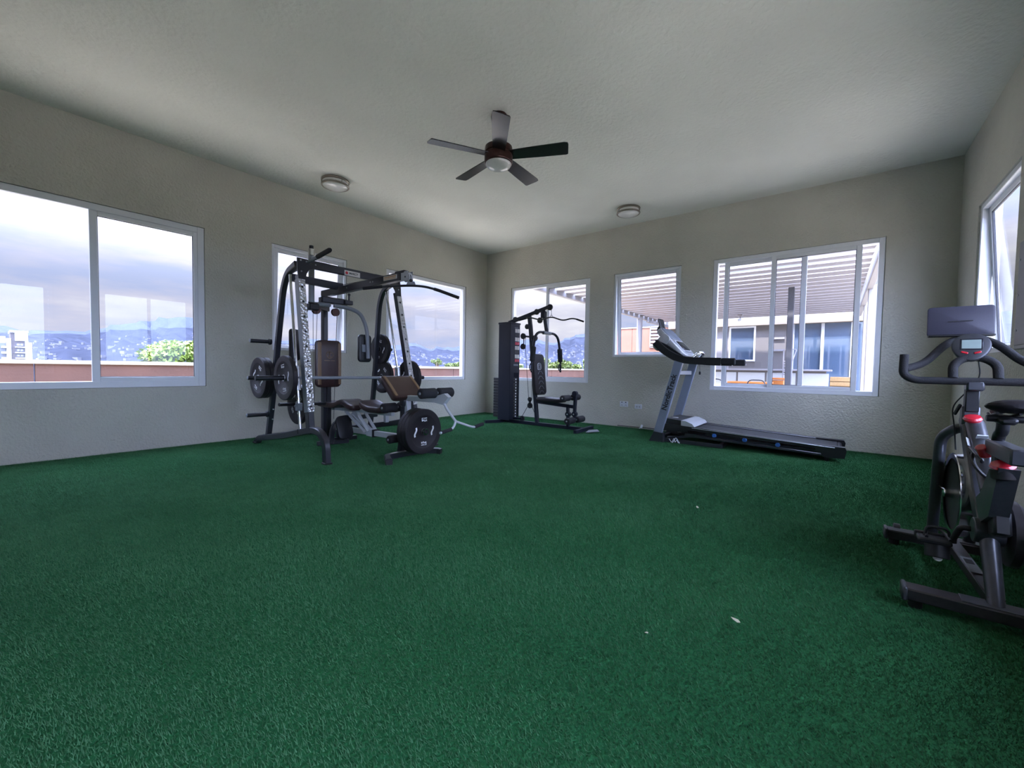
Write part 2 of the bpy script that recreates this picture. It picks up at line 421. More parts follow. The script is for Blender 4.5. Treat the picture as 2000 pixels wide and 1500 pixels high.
# artificial turf pile: one mesh of single blades, shorter towards the backing edge
def turf():
    n = 1300000
    x = rng.uniform(-.35, XW-.01, n); y = rng.uniform(YR+.01, YW-.01, n)
    clump = np.sin(x*37+np.sin(y*29)*2)*np.sin(y*41+np.sin(x*23)*2)
    L_ = rng.uniform(.008, .016, n)*(1+.22*clump); wd = rng.uniform(.0008, .0016, n)
    a = rng.normal(2.5, .75, n)+.5*np.sin(x*5+y*3); lean = rng.uniform(.25, 1.15, n); az = rng.uniform(0, 2*PI, n)
    tip = np.stack([x+np.cos(a)*np.sin(lean)*L_, y+np.sin(a)*np.sin(lean)*L_, np.cos(lean)*L_+.002], 1)
    p0 = np.stack([x-np.cos(az)*wd, y-np.sin(az)*wd, np.zeros(n)], 1); p1 = np.stack([x+np.cos(az)*wd, y+np.sin(az)*wd, np.zeros(n)], 1)
    co = np.stack([p0, p1, tip], 1).reshape(-1, 3)
    co[:, 0] = np.clip(co[:, 0], XB, XW-.002); co[:, 1] = np.clip(co[:, 1], YR+.002, YW-.002)
    me = bpy.data.meshes.new('turf_pile'); me.vertices.add(3*n); me.loops.add(3*n); me.polygons.add(n)
    me.vertices.foreach_set('co', co.astype(np.float32).ravel()); me.loops.foreach_set('vertex_index', np.arange(3*n, dtype=np.int32))
    me.polygons.foreach_set('loop_start', np.arange(0, 3*n, 3, dtype=np.int32)); me.update(calc_edges=True)
    m = bpy.data.materials.new('turf blades'); m.use_nodes = True; tt = m.node_tree; b = tt.nodes['Principled BSDF']; b.inputs['Roughness'].default_value = .6; b.inputs['Specular IOR Level'].default_value = .15
    c = tt.nodes.new('ShaderNodeTexCoord'); nz = tt.nodes.new('ShaderNodeTexNoise'); nz.inputs['Scale'].default_value = 2.2; nz.inputs['Detail'].default_value = 8; nz.inputs['Roughness'].default_value = .75
    r = tt.nodes.new('ShaderNodeValToRGB'); tt.links.new(c.outputs['Object'], nz.inputs['Vector']); tt.links.new(nz.outputs[0], r.inputs[0])
    r.color_ramp.elements[0].position = .3; r.color_ramp.elements[0].color = (.034, .116, .048, 1)
    r.color_ramp.elements[1].position = .72; r.color_ramp.elements[1].color = (.072, .198, .088, 1)
    tt.links.new(r.outputs[0], b.inputs['Base Color']); me.materials.append(m)
    o = bpy.data.objects.new('turf_pile', me); COL.objects.link(o)
    o['kind'] = 'stuff'; o['label'] = 'green artificial grass pile covering the whole gym floor'; o['category'] = 'turf'
turf()

# ------------------------------------------------------------------ outdoors: terrace, pergola, pavilion, town and hills
single('terrace_floor', G().box((6, .3, -.14), (28, 19, .12)), M['deck'], kind='structure', smooth=False)
single('valley_floor', G().box((0, 0, -30.2), (9000, 9000, .4)), M['city'], kind='structure', smooth=False)

def parapet(name, label, p, q, h, seams, th=.16, m='terra'):
    p, q = V(p), V(q); t = thing(name, label, 'wall', ((p+q)/2)); d = (q-p); l = d.length; d.normalize()
    up = V((0,0,1)); cuts = [0, *seams, l]
    for a, b in zip(cuts, cuts[1:]):
        c = p+d*((a+b)/2)+up*(h/2-.04); g = G().bar(p+d*(a+.006)+up*(h/2-.06), p+d*(b-.006)+up*(h/2-.06), th, h+.04, bev=.006)
        part('render_panel', g, M[m], t, smooth=False)
    part('coping', G().bar(p+up*(h-.03), q+up*(h-.03), th+.07, .06, bev=.008), M['coping'], t, smooth=False)
    return t
parapet('parapet_wall', 'low terracotta parapet running along the terrace outside the left windows', (-8, 9.68, 0), (19.8, 9.68, 0), 1.01, [2.6, 5.5, 8.45, 11.4, 14.3, 17.2, 20.1, 23, 25.4])
parapet('terracotta_wall', 'tall orange terracotta wall behind the pergola post, seen through the middle window', (19.6, 9.6, 0), (19.6, 6.2, 0), 3.08, [1.7], m='terra2')
parapet('parapet_wall', 'low terracotta parapet on the right side of the terrace', (-8, -9.2, 0), (19.8, -9.2, 0), 1.0, [4, 8, 12, 16, 20, 24])
# white louvre shutter on the terracotta wall
t = thing('louvre_shutter', 'white louvred shutter panel hung on the tall orange wall', 'shutter', (19.5, 6.78, 2.1))
g = G()
for (c, d) in (((19.48, 6.57, 2.58), (.05, .05, 1.0)), ((19.48, 6.99, 2.58), (.05, .05, 1.0)), ((19.48, 6.78, 3.06), (.05, .46, .05)), ((19.48, 6.78, 2.1), (.05, .46, .05))): g.box(c, d, bev=.004)
part('shutter_frame', g, M['white'], t, smooth=False)
for k in range(6): part('slat', G().box((19.48, 6.78, 2.2+k*.155), (.03, .40, .11), Matrix.Rotation(.5, 3, 'Y')), M['white'], t, smooth=False)

# pergola with adjustable white blades
t = thing('pergola', 'white pergola with louvred roof over the terrace outside the back windows', 'pergola', (13, 2.8, 0))
PZ = 3.12
for k in range(21):
    x = 8.3+k*.5; op = -math.radians(max(0, 12-1.8*k))
    part('roof_slat', G().box((x, 2.8, PZ+.03), (.43, 6.5, .022), Matrix.Rotation(op, 3, 'Y'), bev=.006), M['slat'], t, smooth=False)
for y in (6.1, -.56): part('side_beam', G().bar((7.9, y, PZ), (18.75, y, PZ), .12, .22, bev=.01), M['white'], t, smooth=False)
part('end_beam', G().bar((7.95, 6.1, PZ), (7.95, -.56, PZ), .10, .22, bev=.01), M['white'], t, smooth=False)
for (x, y) in ((15.8, 6.1), (8.0, 6.4), (13.0, -.62), (16.0, -.66), (8.0, -.75)): part('post', G().box((x, y, PZ/2-.05), (.17, .17, PZ+.05), bev=.01), M['white'], t, smooth=False)
part('brace', G().bar((16.2, 5.95, 2.95), (17.6, 5.6, 2.85), .09, .10, bev=.01), M['white'], t, smooth=False)
# dark post
t = thing('dark_post', 'dark brown steel post standing under the pergola, behind the biggest back window', 'post', (12, .91, -.05))
part('shaft', G().box((12, .91, 1.5), (.12, .13, 3.1), bev=.01), M['gasket'], t, smooth=False)
part('foot_plate', G().box((12, .91, -.06), (.26, .26, .05), bev=.006), M['char'], t, smooth=False)
# security camera
t = thing('security_camera', 'small white camera hanging below the pergola blades', 'camera', (17, 2.82, 3.2))
part('mount', G().box((17, 2.82, 3.06), (.10, .16, .05), bev=.01).cyl((17, 2.82, 3.04), (16.97, 2.80, 2.93), .016), M['white'], t)
part('camera_head', G().lathe((16.92, 2.83, 2.89), (-1, .2, -.3), [(.02,-.08),(.045,-.06),(.045,.06),(.03,.07)], 16), M['silverp'], t)

# pavilion
t = thing('pavilion', 'grey flat-roofed pavilion with big glass doors at the far end of the terrace', 'building', (19.4, 2.4, -.05))
def fbox(y0, y1, z0, z1, m, name, x=19.2, th=.2, par=t, bev=.006): return part(name, G().box((x+th/2, (y0+y1)/2, (z0+z1)/2), (th, y1-y0, z1-z0), bev=bev), M[m], par, smooth=False)
fbox(5.0, 6.0, -.08, 2.9, 'greyw', 'facade_wall'); fbox(3.55, 5.0, -.08, 2.9, 'white', 'facade_wall'); fbox(2.62, 3.55, -.08, 1.47, 'greyw', 'facade_wall')
fbox(1.42, 2.62, -.08, 2.9, 'greyw', 'facade_wall'); fbox(2.62, 3.55, 2.82, 2.9, 'greyw', 'facade_wall')
fbox(-3.2, 6.0, 2.86, 3.14, 'cream', 'fascia', x=18.95, th=.5)
fbox(-3.2, 6.0, 3.14, 3.3, 'white', 'roof_slab', x=18.95, th=5)
fbox(-3.2, 6.0, -.08, 3.1, 'greyw', 'rear_wall', x=23.6)
wf = fbox(2.60, 2.66, 1.44, 2.86, 'upvc', 'window_frame', x=19.14, th=.08)
for (a, b, c, d) in ((3.50, 3.56, 1.44, 2.86), (2.66, 3.5, 1.44, 1.50), (2.66, 3.5, 2.80, 2.86)): fbox(a, b, c, d, 'upvc', 'window_frame', x=19.14, th=.08)
fbox(2.66, 3.5, 1.5, 2.8, 'dglass', 'pane', x=19.2, th=.03, par=wf, bev=0)
for y in (1.36, .44, -.42): fbox(y-.05, y+.05, -.08, 2.86, 'silverp', 'door_stile', x=19.16, th=.1)
for (a, b) in ((.49, 1.31), (-.37, .39), (-3.1, -.47)): fbox(a, b, -.05, 2.86, 'dglass', 'glass_door', x=19.22, th=.03, bev=0)
for z in (2.3, 1.83): fbox(1.62, 1.98, z, z+.07, 'white', 'wall_light', x=19.12, th=.08)
fbox(2.9, 3.05, 1.27, 1.33, 'white', 'wall_socket', x=19.16, th=.04)
# bar counter
t2 = thing('bar_counter', 'long pale outdoor bar counter in front of the grey pavilion', 'counter', (17, 1.9, -.05))
part('counter_top', G().box((17.1, 1.9, 1.09), (.65, 3.6, .06), bev=.01), M['white'], t2, smooth=False)
part('counter_front', G().box((17.2, 1.95, .5), (.4, 3.4, 1.12), bev=.01), M['greyw'], t2, smooth=False)
for y in (.6, 1.5, 2.4, 3.3): part('front_panel', G().box((16.99, y, .5), (.02, .84, .98), bev=.004), M['silverp'], t2, smooth=False)
# timber pieces under the pergola
t3 = thing('terrace_table', 'long orange timber table on the terrace below the big back window sill', 'table', (12, 1.7, -.05))
for k in range(4): part('top_plank', G().box((11.85+k*.16, 1.72, .735), (.15, .95, .04), bev=.004), M['orange'], t3, smooth=False)
for (x, y) in ((11.9, 1.32), (11.9, 2.1), (12.25, 1.32), (12.25, 2.1)): part('leg', G().box((x, y, .33), (.06, .06, .78), bev=.004), M['orange'], t3, smooth=False)
t3 = thing('timber_chest', 'bright orange timber chest beside the dark post on the terrace', 'chest', (12.45, 1.12, -.05))
part('chest_body', G().box((12.65, 1.17, .38), (.4, .27, .84), bev=.008), M['orange'], t3, smooth=False)
part('lid', G().box((12.65, 1.17, .84), (.44, .31, .05), bev=.008), M['orange'], t3, smooth=False)
t3 = thing('wooden_cabinet', 'honey coloured slatted wooden cabinet on the terrace by the white posts', 'cabinet', (15.2, -.1, -.05))
part('cabinet_body', G().box((15.25, -.12, .42), (.35, .5, .96), bev=.006), M['wood'], t3, smooth=False)
for k in range(7): part('slat', G().box((15.05, -.12, .05+k*.13), (.03, .5, .11), bev=.004), M['wood'], t3, smooth=False)
t3 = thing('pool_ladder', 'white tubular ladder standing on the terrace in front of the dark post', 'ladder', (13.9, 1.1, -.05))
part('rail', G().tube(fillet([(14, 1.19, -.08), (14, 1.19, 1.66), (14, .89, 1.66), (13.9, 1.0, 1.2)], .05), .014, 8), M['white'], t3)
for z in (1.32, 1.25, 1.18, 1.03, .95, .8, .6): part('rung', G().cyl((14, 1.19, z), (13.97, .98, z), .013, 8), M['white'], t3)
part('rail', G().tube([(13.97, .98, -.08), (13.97, .98, 1.33)], .014, 8), M['white'], t3)
for (y, lab) in ((2.42, 'thin metal chair with hooped back at the left end of the terrace table'), (1.5, 'thin metal chair with hooped back at the middle of the terrace table')):
    t3 = thing('garden_chair', lab, 'chair', (11.6, y, -.05), group='metal chairs at the terrace table')
    part('back_hoop', G().tube(fillet([(11.45, y-.2, .42), (11.4, y-.18, .81), (11.4, y+.18, .81), (11.45, y+.2, .42)], .12), .014, 8), M['char'], t3)
    part('seat', G().pad((11.65, y, .42), (1,0,0), (0,1,0), .42, .42, .03, .06), M['char'], t3)
    for (a, b) in ((11.47, -.19), (11.47, .19), (11.83, -.19), (11.83, .19)): part('leg', G().cyl((a, y+b, -.08), (a, y+b, .41), .013, 8), M['char'], t3)

# trees and hedges beyond the parapet: crowns of single leaf blades
def foliage(c, rad, n, leaf, flat=1.0):
    c = np.array(c); k = 9; cen = rng.normal(0, .45, (k, 3))*rad; cen[:, 2] = np.abs(cen[:, 2])*.7
    i = rng.integers(0, k, n); d = rng.normal(0, 1, (n, 3)); d /= np.linalg.norm(d, axis=1)[:, None]
    p = c+cen[i]+d*rad*.42*rng.uniform(.55, 1, (n, 1)); p[:, 2] = c[2]+(p[:, 2]-c[2])*flat
    u = rng.normal(0, 1, (n, 3)); u /= np.linalg.norm(u, axis=1)[:, None]; v = np.cross(u, rng.normal(0, 1, (n, 3))); v /= np.linalg.norm(v, axis=1)[:, None]
    s_ = leaf*rng.uniform(.6, 1.3, (n, 1)); vs = np.stack([p-u*s_, p+v*s_*.5, p+u*s_, p-v*s_*.5], 1).reshape(-1, 3)
    g = G(); g.v = [tuple(q) for q in vs]; g.f = [(4*j, 4*j+1, 4*j+2, 4*j+3) for j in range(n)]; return g
def tree(name, label, base, top, rad, n, leaf, m='leaf', flat=1.0, group=None):
    t = thing(name, label, 'tree', base, group=group); b = V(base)
    c = V((b.x, b.y, top)); part('trunk', G().tube([b, b*.5+c*.5+V((.1, 0, 0)), c+V((0, 0, .1))], [.22, .16, .08], 8), M['bark'], t)
    for k in range(4):
        a = k*1.7+.3; part('branch', G().tube([c-V((0,0,.9)), c+V((math.cos(a)*rad*.5, math.sin(a)*rad*.5, .1))], [.07, .03], 6), M['bark'], t)
    g = foliage(c, np.array(rad), n, leaf, flat)
    me = bpy.data.meshes.new('crown'); me.from_pydata([(x-b.x, y-b.y, z-b.z) for x, y, z in g.v], [], g.f); me.materials.append(M[m]); me.update()
    o = bpy.data.objects.new('crown', me); COL.objects.link(o); o.parent = t; o['kind'] = 'stuff'
tree('spreading_tree', 'bright green spreading tree rising above the parapet in the big left window', (4.75, 22.4, -10), 1.05, 1.75, 6500, .10, flat=.62)
tree('bushy_tree', 'bushy yellow green tree above the parapet, nearest the room corner window', (18.9, 12.0, -8), 1.05, .8, 1500, .10, 'leaf2', .6, 'trees above the far parapet')
tree('bushy_tree', 'round bushy green tree left of the tall orange wall above the parapet', (22.2, 11.3, -8), 1.1, .75, 1500, .10, 'leaf2', .6, 'trees above the far parapet')
tree('bushy_tree', 'pale bushy tree behind the home gym window, furthest left of the far parapet', (18.5, 14.6, -8), 1.0, .8, 1500, .10, 'leaf2', .6, 'trees above the far parapet')
tree('slender_tree', 'slender small tree above the parapet in the window behind the smith machine', (26.6, 30, -9), 1.35, .45, 500, .08, 'leaf2', 1.0)
tree('low_tree', 'wide low green tree above the parapet in the window behind the smith machine', (29.3, 30.5, -9), 1.1, 1.1, 1500, .10, 'leaf2', .45)
# apartment tower far left
TD = 120.0
t = thing('apartment_tower', 'distant taupe and white apartment tower with balconies at the far left window', 'building', (4.0, TD, -30))
def tb(x0, x1, z0, z1, m, name, y=0, th=8.0, par=t): return part(name, G().box(((x0+x1)/2, TD+y+th/2, (z0+z1)/2), (x1-x0, th, z1-z0)), M[m], par, smooth=False)
tb(2.85, 4.9, -30, 6.1, 'towerdark', 'wall_block'); tb(2.35, 2.9, -30, 5.0, 'tower', 'stair_pier', y=-.3); tb(4.55, 4.95, -30, 5.9, 'tower', 'corner_pier', y=-.3)
tb(3.35, 4.9, 4.6, 6.1, 'tower', 'top_panel', y=-.35); tb(2.75, 5.0, 6.1, 6.5, 'tower', 'roof_slab', y=-.4, th=9)
tb(5.0, 5.45, -30, 4.4, 'tower', 'side_wing', y=.5); tb(-2.6, 2.3, -30, 4.2, 'towerglass', 'glass_wing', y=2); tb(-2.6, 2.3, 4.2, 5.4, 'silverp', 'roof_edge', y=2)
for k in range(8):
    z = 3.6-k*1.02
    tb(3.35, 4.55, z-.28, z-.08, 'tower', 'balcony', y=-.9); tb(1.75, 2.4, z-.4, z-.05, 'tower', 'balcony', y=-.9)
    wb = tb(3.5, 4.4, z+.08, z+.52, 'towerglass', 'window', y=-.05); tb(3.6, 3.88, z+.15, z+.45, 'tower', 'curtain', y=-.1, par=wb); tb(4.02, 4.3, z+.15, z+.45, 'tower', 'curtain', y=-.1, par=wb)
# hills: terrain strips
def hills(name, pts, D, m, back=1.25):
    g = G(); A = np.array(pts)[np.argsort([p[0] for p in pts])]; az = np.linspace(A[0, 0], A[-1, 0], 260); el = np.interp(az, A[:, 0], A[:, 1])
    el = el+.0009*np.sin(az*7.1)+.0006*np.sin(az*17.3+1); rows = []
    for k, (fr, hh) in enumerate(((back, .2), (1.0, 1.0), (.97, .93), (.85, .66), (.7, .42), (.55, .2), (.42, .02), (.3, -.05))):
        rr = []
        for a, e_ in zip(az, el):
            wob = 1+.012*math.sin(a*3+k*1.3); d = D*fr*(wob if k not in (1,) else 1); z = 1+e_*D*hh*(1 if k == 1 else 1+.12*math.sin(a*5+k*2))
            if k >= 6 or k == 0: z = -32
            rr.append((d*math.cos(math.radians(a)), d*math.sin(math.radians(a)), z))
        rows.append(rr)
    n = len(az)
    g.v = [p for r in rows for p in r]; g.f = [(i*n+j, i*n+j+1, (i+1)*n+j+1, (i+1)*n+j) for i in range(len(rows)-1) for j in range(n-1)]
    o = single(name, g, M[m], kind='structure'); return rows
RIDGE = [(-60,.07),(-30,.09),(-12,.08),(0,.07),(15,.075),(28.4,.0773),(30.1,.0698),(31.2,.0648),(32.2,.0573),(33.6,.0582),(35.4,.0566),(37.5,.0536),(41,.045),(43.5,.046),(45.2,.0424),(46.3,.0384),(47.3,.0404),(48.6,.0423),(49.3,.0384),(50.1,.0417),(51.3,.0495),(52.6,.0417),(54.4,.0345),(57,.039),(61,.0429),(67.8,.0448),(75.8,.0676),(77,.066),(79.1,.0605),(81.4,.0556),(83,.0509),(83.8,.0456),(85.6,.045),(86.2,.0426),(86.7,.0436),(87.5,.0394),(89.2,.0411),(95,.05),(110,.06),(130,.05)]
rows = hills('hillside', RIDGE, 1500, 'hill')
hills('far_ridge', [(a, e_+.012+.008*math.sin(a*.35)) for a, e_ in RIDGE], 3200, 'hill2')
# town scattered over the foot of the hills: thousands of tiny blocks, one object
g = G()
for _ in range(2600):
    i = random.randrange(0, 259); k = random.choice([3, 4, 4, 5, 5, 5]); f = random.random(); f2 = random.random()
    a, b = V(rows[k][i]), V(rows[k+1][i]); c, d = V(rows[k][i+1]), V(rows[k+1][i+1])
    p = (a*(1-f)+b*f)*(1-f2)+(c*(1-f)+d*f)*f2
    if p.z < -8: continue
    s_ = random.uniform(1.6, 5.0); g.box((p.x, p.y, p.z+1.2), (s_, s_*random.uniform(.7, 2), random.uniform(2, 5)), Matrix.Rotation(random.random()*3, 3, 'Z'))
single('distant_town', g, M['town'], 'pale speckled town spread over the foot of the hills', 'town', kind='stuff', smooth=False)

# ------------------------------------------------------------------ ceiling fan and lights
FC = V((3.185, 2.715, 0))
t = thing('ceiling_fan', 'dark bronze five-blade ceiling fan with a round frosted light', 'ceiling fan', (FC.x, FC.y, H))
def fp(z): return V((FC.x, FC.y, z))
part('canopy', G().lathe(fp(H), (0,0,-1), [(.078,0),(.08,.02),(.072,.06),(.05,.085),(.02,.095)], 32), M['bronze'], t)
part('downrod', G().cyl(fp(3.42), fp(3.20), .014), M['bronze'], t)
part('motor_housing', G().lathe(fp(3.215), (0,0,-1), [(.03,0),(.10,.01),(.135,.03),(.14,.07),(.14,.085),(.132,.09),(.132,.098),(.14,.104),(.14,.17),(.135,.185),(.128,.19)], 48), M['bronze'], t)
part('light_globe', G().lathe(fp(3.03), (0,0,-1), [(.127,-.004),(.127,.01),(.115,.03),(.085,.048),(.04,.058),(.005,.06)], 40), M['opal'], t)
for a in (-138, -66, 6, 78, 150):
    a = math.radians(a); d = V((math.cos(a), math.sin(a), 0)); n = V((-math.sin(a), math.cos(a), 0)); pz = 3.105
    tw = n*math.cos(.21)-V((0,0,1))*math.sin(.21)
    nz = d.cross(tw); O = fp(pz)
    outl = [(.12,-.062),(.40,-.074),(.66,-.081),(.692,-.074),(.698,-.05),(.683,.070),(.668,.079),(.40,.072),(.12,.060)]
    bl = part('blade', G().prism([O+d*r+tw*s_-nz*.004 for r, s_ in outl], nz*.008), M['blade'], t)
    part('blade_iron', G().bar(O+d*.09+nz*.008, O+d*.22+nz*.008, .05, .006, up=nz, bev=.002), M['bronze'], bl)
def ceiling_light(x, y, label):
    t = thing('ceiling_light', label, 'ceiling light', (x, y, H), group='flush lights on the ceiling'); c = V((x, y, H))
    part('back_plate', G().lathe(c, (0,0,-1), [(.172,0),(.178,.004),(.178,.024),(.172,.028)], 48), M['nickel'], t)
    part('shade', G().lathe(c, (0,0,-1), [(.160,.026),(.160,.078),(.150,.092),(.11,.108),(.05,.116),(.004,.118)], 48), M['opal'], t)
    part('trim_ring', G().lathe(c, (0,0,-1), [(.161,.062),(.174,.064),(.178,.070),(.178,.082),(.172,.087),(.158,.086)], 48, caps=False), M['nickel'], t)
    g = G()
    for k in range(3): a = k*2.1+.5; g.cyl(c+V((.171*math.cos(a), .171*math.sin(a), -.027)), c+V((.171*math.cos(a), .171*math.sin(a), -.065)), .004, 8)
    part('spacer_pins', g, M['nickel'], t)
ceiling_light(2.965, 5.42, 'round flush ceiling light with two nickel rings, nearest the left wall')
ceiling_light(6.19, 2.62, 'round flush ceiling light with two nickel rings, nearest the back wall')

# ------------------------------------------------------------------ weight plates (axis +x at the origin, face towards -x)
def plate_geo(label, cat_loc, R=.24, th=.05, group='black weight plates', text=True):
    t = thing('weight_plate', label, 'weight plate', (0,0,0), group=group)
    k = R/.24; h = th/2
    prof = [(.030,-h+.006),(.075*k,-h+.006),(.082*k,-h+.003),(.166*k,-h+.005),(.172*k,-h+.0015),(.178*k,-h),(.234*k,-h),(.24*k,-h+.006),(.24*k,h-.006),(.234*k,h),(.178*k,h),(.172*k,h-.0015),(.166*k,h-.005),(.082*k,h-.003),(.075*k,h-.006),(.030,h-.006)]
    g = G(); g.lathe((0,0,0), (1,0,0), prof+[prof[0]], 56, caps=False); part('plate_disc', g, M['rubber'], t)
    part('bushing', G().lathe((0,0,0), (1,0,0), [(.0265,-h+.002),(.034,-h+.001),(.036,-h+.004),(.036,h-.004),(.034,h-.001),(.0265,h-.002),(.0265,-h+.002)], 32, caps=False), M['brushed'], t)
    for s_ in (-1, 1):
        # print on both faces; a person looking at the face sees right = rgt
        rgt = V((0, s_, 0)); up = V((0,0,1)); x0 = s_*(h-.0042)
        if text:
            for q in (1, -1):
                g = text_geo('15', .052*k, V((x0, 0, q*.128*k))+rgt*q*.016*k, -up*q, rgt*q, .0012, bold=.0012)
                h2 = text_geo('LB', .036*k, V((x0, 0, q*.128*k))-rgt*q*.020*k, -up*q, rgt*q, .0012, bold=.001); g.add(h2.v, h2.f)
                part('lettering', g, M['letter'], t, 'white weight marking')
        for q in (-1, 1):
            c = V((x0, 0, 0))+rgt*q*.112*k
            pth = [c+rgt*(.012*math.sin((i/10-.5)*5.2)*-1)+up*((.5-i/10)*.095*k) for i in range(11)]
            g = G(); g.sweep(pth, .004, .019*k, side=(1,0,0)); part('wave_mark', g, M['letter'], t, 'white wave shaped mark')
    return t

# ------------------------------------------------------------------ smith machine
XL = 2.10
def xr(z): return 3.345+(2.0-z)*.082
t = thing('smith_machine', 'tall charcoal smith machine with tread-plate uprights and brown back pad by the left windows', 'gym machine', (2.75, 4.8, 0))
SM = t
for side in (0, 1):
    X_ = (lambda z: XL) if not side else xr
    P3 = lambda l: [V((X_(z), y, z)) for y, z in l]
    sw = -1 if not side else 1
    part('base_frame', G().sweep(fillet(P3([(4.0,.0),(4.02,.22),(4.13,.315),(4.30,.32),(4.9,.195),(5.5,.10),(5.66,.075),(5.75,.0)]), .07), .062, .07, (1,0,0)), M['char'], t)
    part('front_upright', G().sweep(P3([(4.34,.31),(4.575,1.96)]), .066, .08, (1,0,0)), M['char'], t)
    # tread plate cover on the front face, with round adjustment holes
    a, b = P3([(4.366,.50)])[0], P3([(4.572,1.915)])[0]; d = (b-a).normalized(); nn = V((1,0,0)).cross(d).normalized()
    if nn.y > 0: nn = -nn
    off = nn*.043
    tp = part('tread_plate', G().bar(a+off, b+off, .072, .006, up=nn, bev=.002), M['tread'], t, 'silver diamond tread plate')
    g = G(); n = 9
    for k in range(n):
        p = a+(b-a)*((k+.35)/(n-.1))+off
        g.cyl(p, p+nn*.0045, .0135, 14, .001)
    part('adjustment_holes', g, M['black'], tp)
    part('tread_side', G().bar(a-V((sw*-.035,0,0)), b-V((sw*-.035,0,0)), .006, .078, up=nn, bev=.002), M['steel'], t)
    part('rear_upright', G().sweep(fillet(P3([(5.40,.12),(5.22,.77),(5.09,1.37),(4.97,1.86),(4.86,2.03),(4.64,2.095)]), .16, 8), .055, .06, (1,0,0)), M['char'], t)
    part('guide_rod', G().cyl(P3([(4.565,.28)])[0], P3([(4.80,2.0)])[0], .0155, 16), M['chrome'], t, 'chrome guide rod')
    st_ = P3([(4.601,.54)])[0]
    part('stop_block', G().box(st_, (.055,.065,.085), bev=.006).cyl(st_+V((-.03,0,.01)), st_+V((-.045,0,.01)), .012), M['steel'], t, 'grey safety stop block')
    part('rod_foot', G().cyl(P3([(4.565,.25)])[0], P3([(4.569,.30)])[0], .035, 18), M['black'], t)
    # top corner bracket with curved gusset
    zt = [(0,2.145),(.33,2.145),(.33,2.062),(.14,2.055),(.085,2.03),(.055,1.98),(.04,1.915),(-.035,1.915),(-.04,2.02),(-.035,2.145)]
    y0 = 4.548; poly = [V((X_(2.0)+sw*-1*q, y0+(2.1-z)*-.14, z)) for q, z in zt]
    part('corner_bracket', G().prism(poly, (0,.012,.002)), M['char'], t)
    g = G()
    for q, z in ((.0,2.12),(.06,2.115),(.0,2.0),(.16,2.1)): c = V((X_(2.0)-sw*q, y0+(2.1-z)*-.14-.001, z)); g.cyl(c, c+V((0,-.006,0)), .009, 10, .002)
    part('bolts', g, M['brushed'], t)
    for (y, z, l) in (((5.24,1.265,.215),(5.303,.84,.22),(5.325,.405,.225)) if not side else ((5.10,1.24,.21),(5.19,.85,.2),(5.30,.40,.2))):
        p = V((X_(z)+sw*.03, y, z)); q = p+V((sw*l,0,0))
        pg = part('storage_peg', G().cyl(p, q, .0235, 18).cyl(p-V((sw*.006,0,0)), p+V((sw*.02,0,0)), .036, 18), M['black'], t)
        part('end_cap', G().cyl(q, q+V((sw*.006,0,0)), .02, 16), M['steel'], pg)
    g = G()
    for y, z in ((5.15,1.33),(5.17,1.21),(5.24,.47),(5.26,.35)): g.cyl((X_(z)+sw*.02, y-.03, z), (X_(z)+sw*.02, y-.05, z), .008, 8)
    part('bolts', g, M['brushed'], t)
    part('foot_pad', G().box((X_(0), 4.0, .012), (.075,.085,.02), bev=.004), M['black'], t); part('foot_pad', G().box((X_(0), 5.74, .012), (.075,.08,.02), bev=.004), M['black'], t)
fb = part('front_crossbeam', G().bar((XL, 4.575, 2.10), (3.35, 4.575, 2.10), .05, .085), M['char'], t)
lb = part('brand_label', G().box((2.70, 4.5485, 2.085), (.20, .003, .058), bev=.001), M['label'], t, 'cream label with brand lettering')
part('lettering', text_geo('MARCY', .034, (2.715, 4.5465, 2.085), (1,0,0), (0,0,1), .001, bold=.0008), M['darkletter'], lb)
part('emblem', G().cyl((2.628, 4.547, 2.085), (2.628, 4.5455, 2.085), .017, 20, .0005), M['red'], lb)
part('rear_crossbeam', G().bar((XL, 4.93, 1.995), (2.79, 4.93, 1.985), .05, .085), M['char'], t)
part('floor_crossbeam', G().bar((XL, 5.55, .10), (3.48, 5.55, .10), .05, .06), M['char'], t)
bm_ = part('lat_boom', G().bar((2.75, 5.33, 1.93), (2.75, 3.66, 1.955), .065, .085), M['char'], t)
wl = part('warning_label', G().box((2.7165, 3.83, 1.958), (.003, .24, .046), bev=.001), M['label'], t, 'pale warning label with orange text'); part('print', G().box((2.7145, 3.83, 1.966), (.002, .21, .014)), M['orangelabel'], wl); part('print', G().box((2.7145, 3.83, 1.947), (.002, .21, .008)), M['orangelabel'], wl)
g = G()
for y, z in ((4.7,1.94),(4.2,1.95),(4.15,1.95),(3.72,1.95)): g.cyl((2.718, y, z), (2.71, y, z), .009, 10, .002)
part('bolts', g, M['brushed'], t)
part('boom_cap', G().box((2.75, 3.67, 1.995), (.07, .16, .03), bev=.005), M['char'], t)
pu = part('pulley_housing', G().box((2.72, 3.585, 1.945), (.006, .12, .10), bev=.002).box((2.78, 3.585, 1.945), (.006, .12, .10), bev=.002), M['silverp'], t)
part('pulley_wheel', G().lathe((2.728, 3.57, 1.935), (1,0,0), [(.012,0),(.052,0),(.052,.008),(.044,.02),(.052,.036),(.052,.044),(.012,.044)], 32), M['silverp'], pu)
part('axle_bolt', G().cyl((2.71, 3.57, 1.935), (2.80, 3.57, 1.935), .008, 12), M['black'], pu)
part('cable', G().tube(fillet([(2.75, 4.9, 2.0), (2.75, 3.57, 1.99), (2.75, 3.515, 1.94), (2.75, 3.515, 1.90)], .04), .003, 6), M['black'], t)
part('cable_ball', G().ball((2.75, 3.515, 1.895), .018), M['black'], t)
part('centre_mast', G().box((2.75, 5.30, 1.03), (.062, .075, 1.86), bev=.006), M['char'], t)
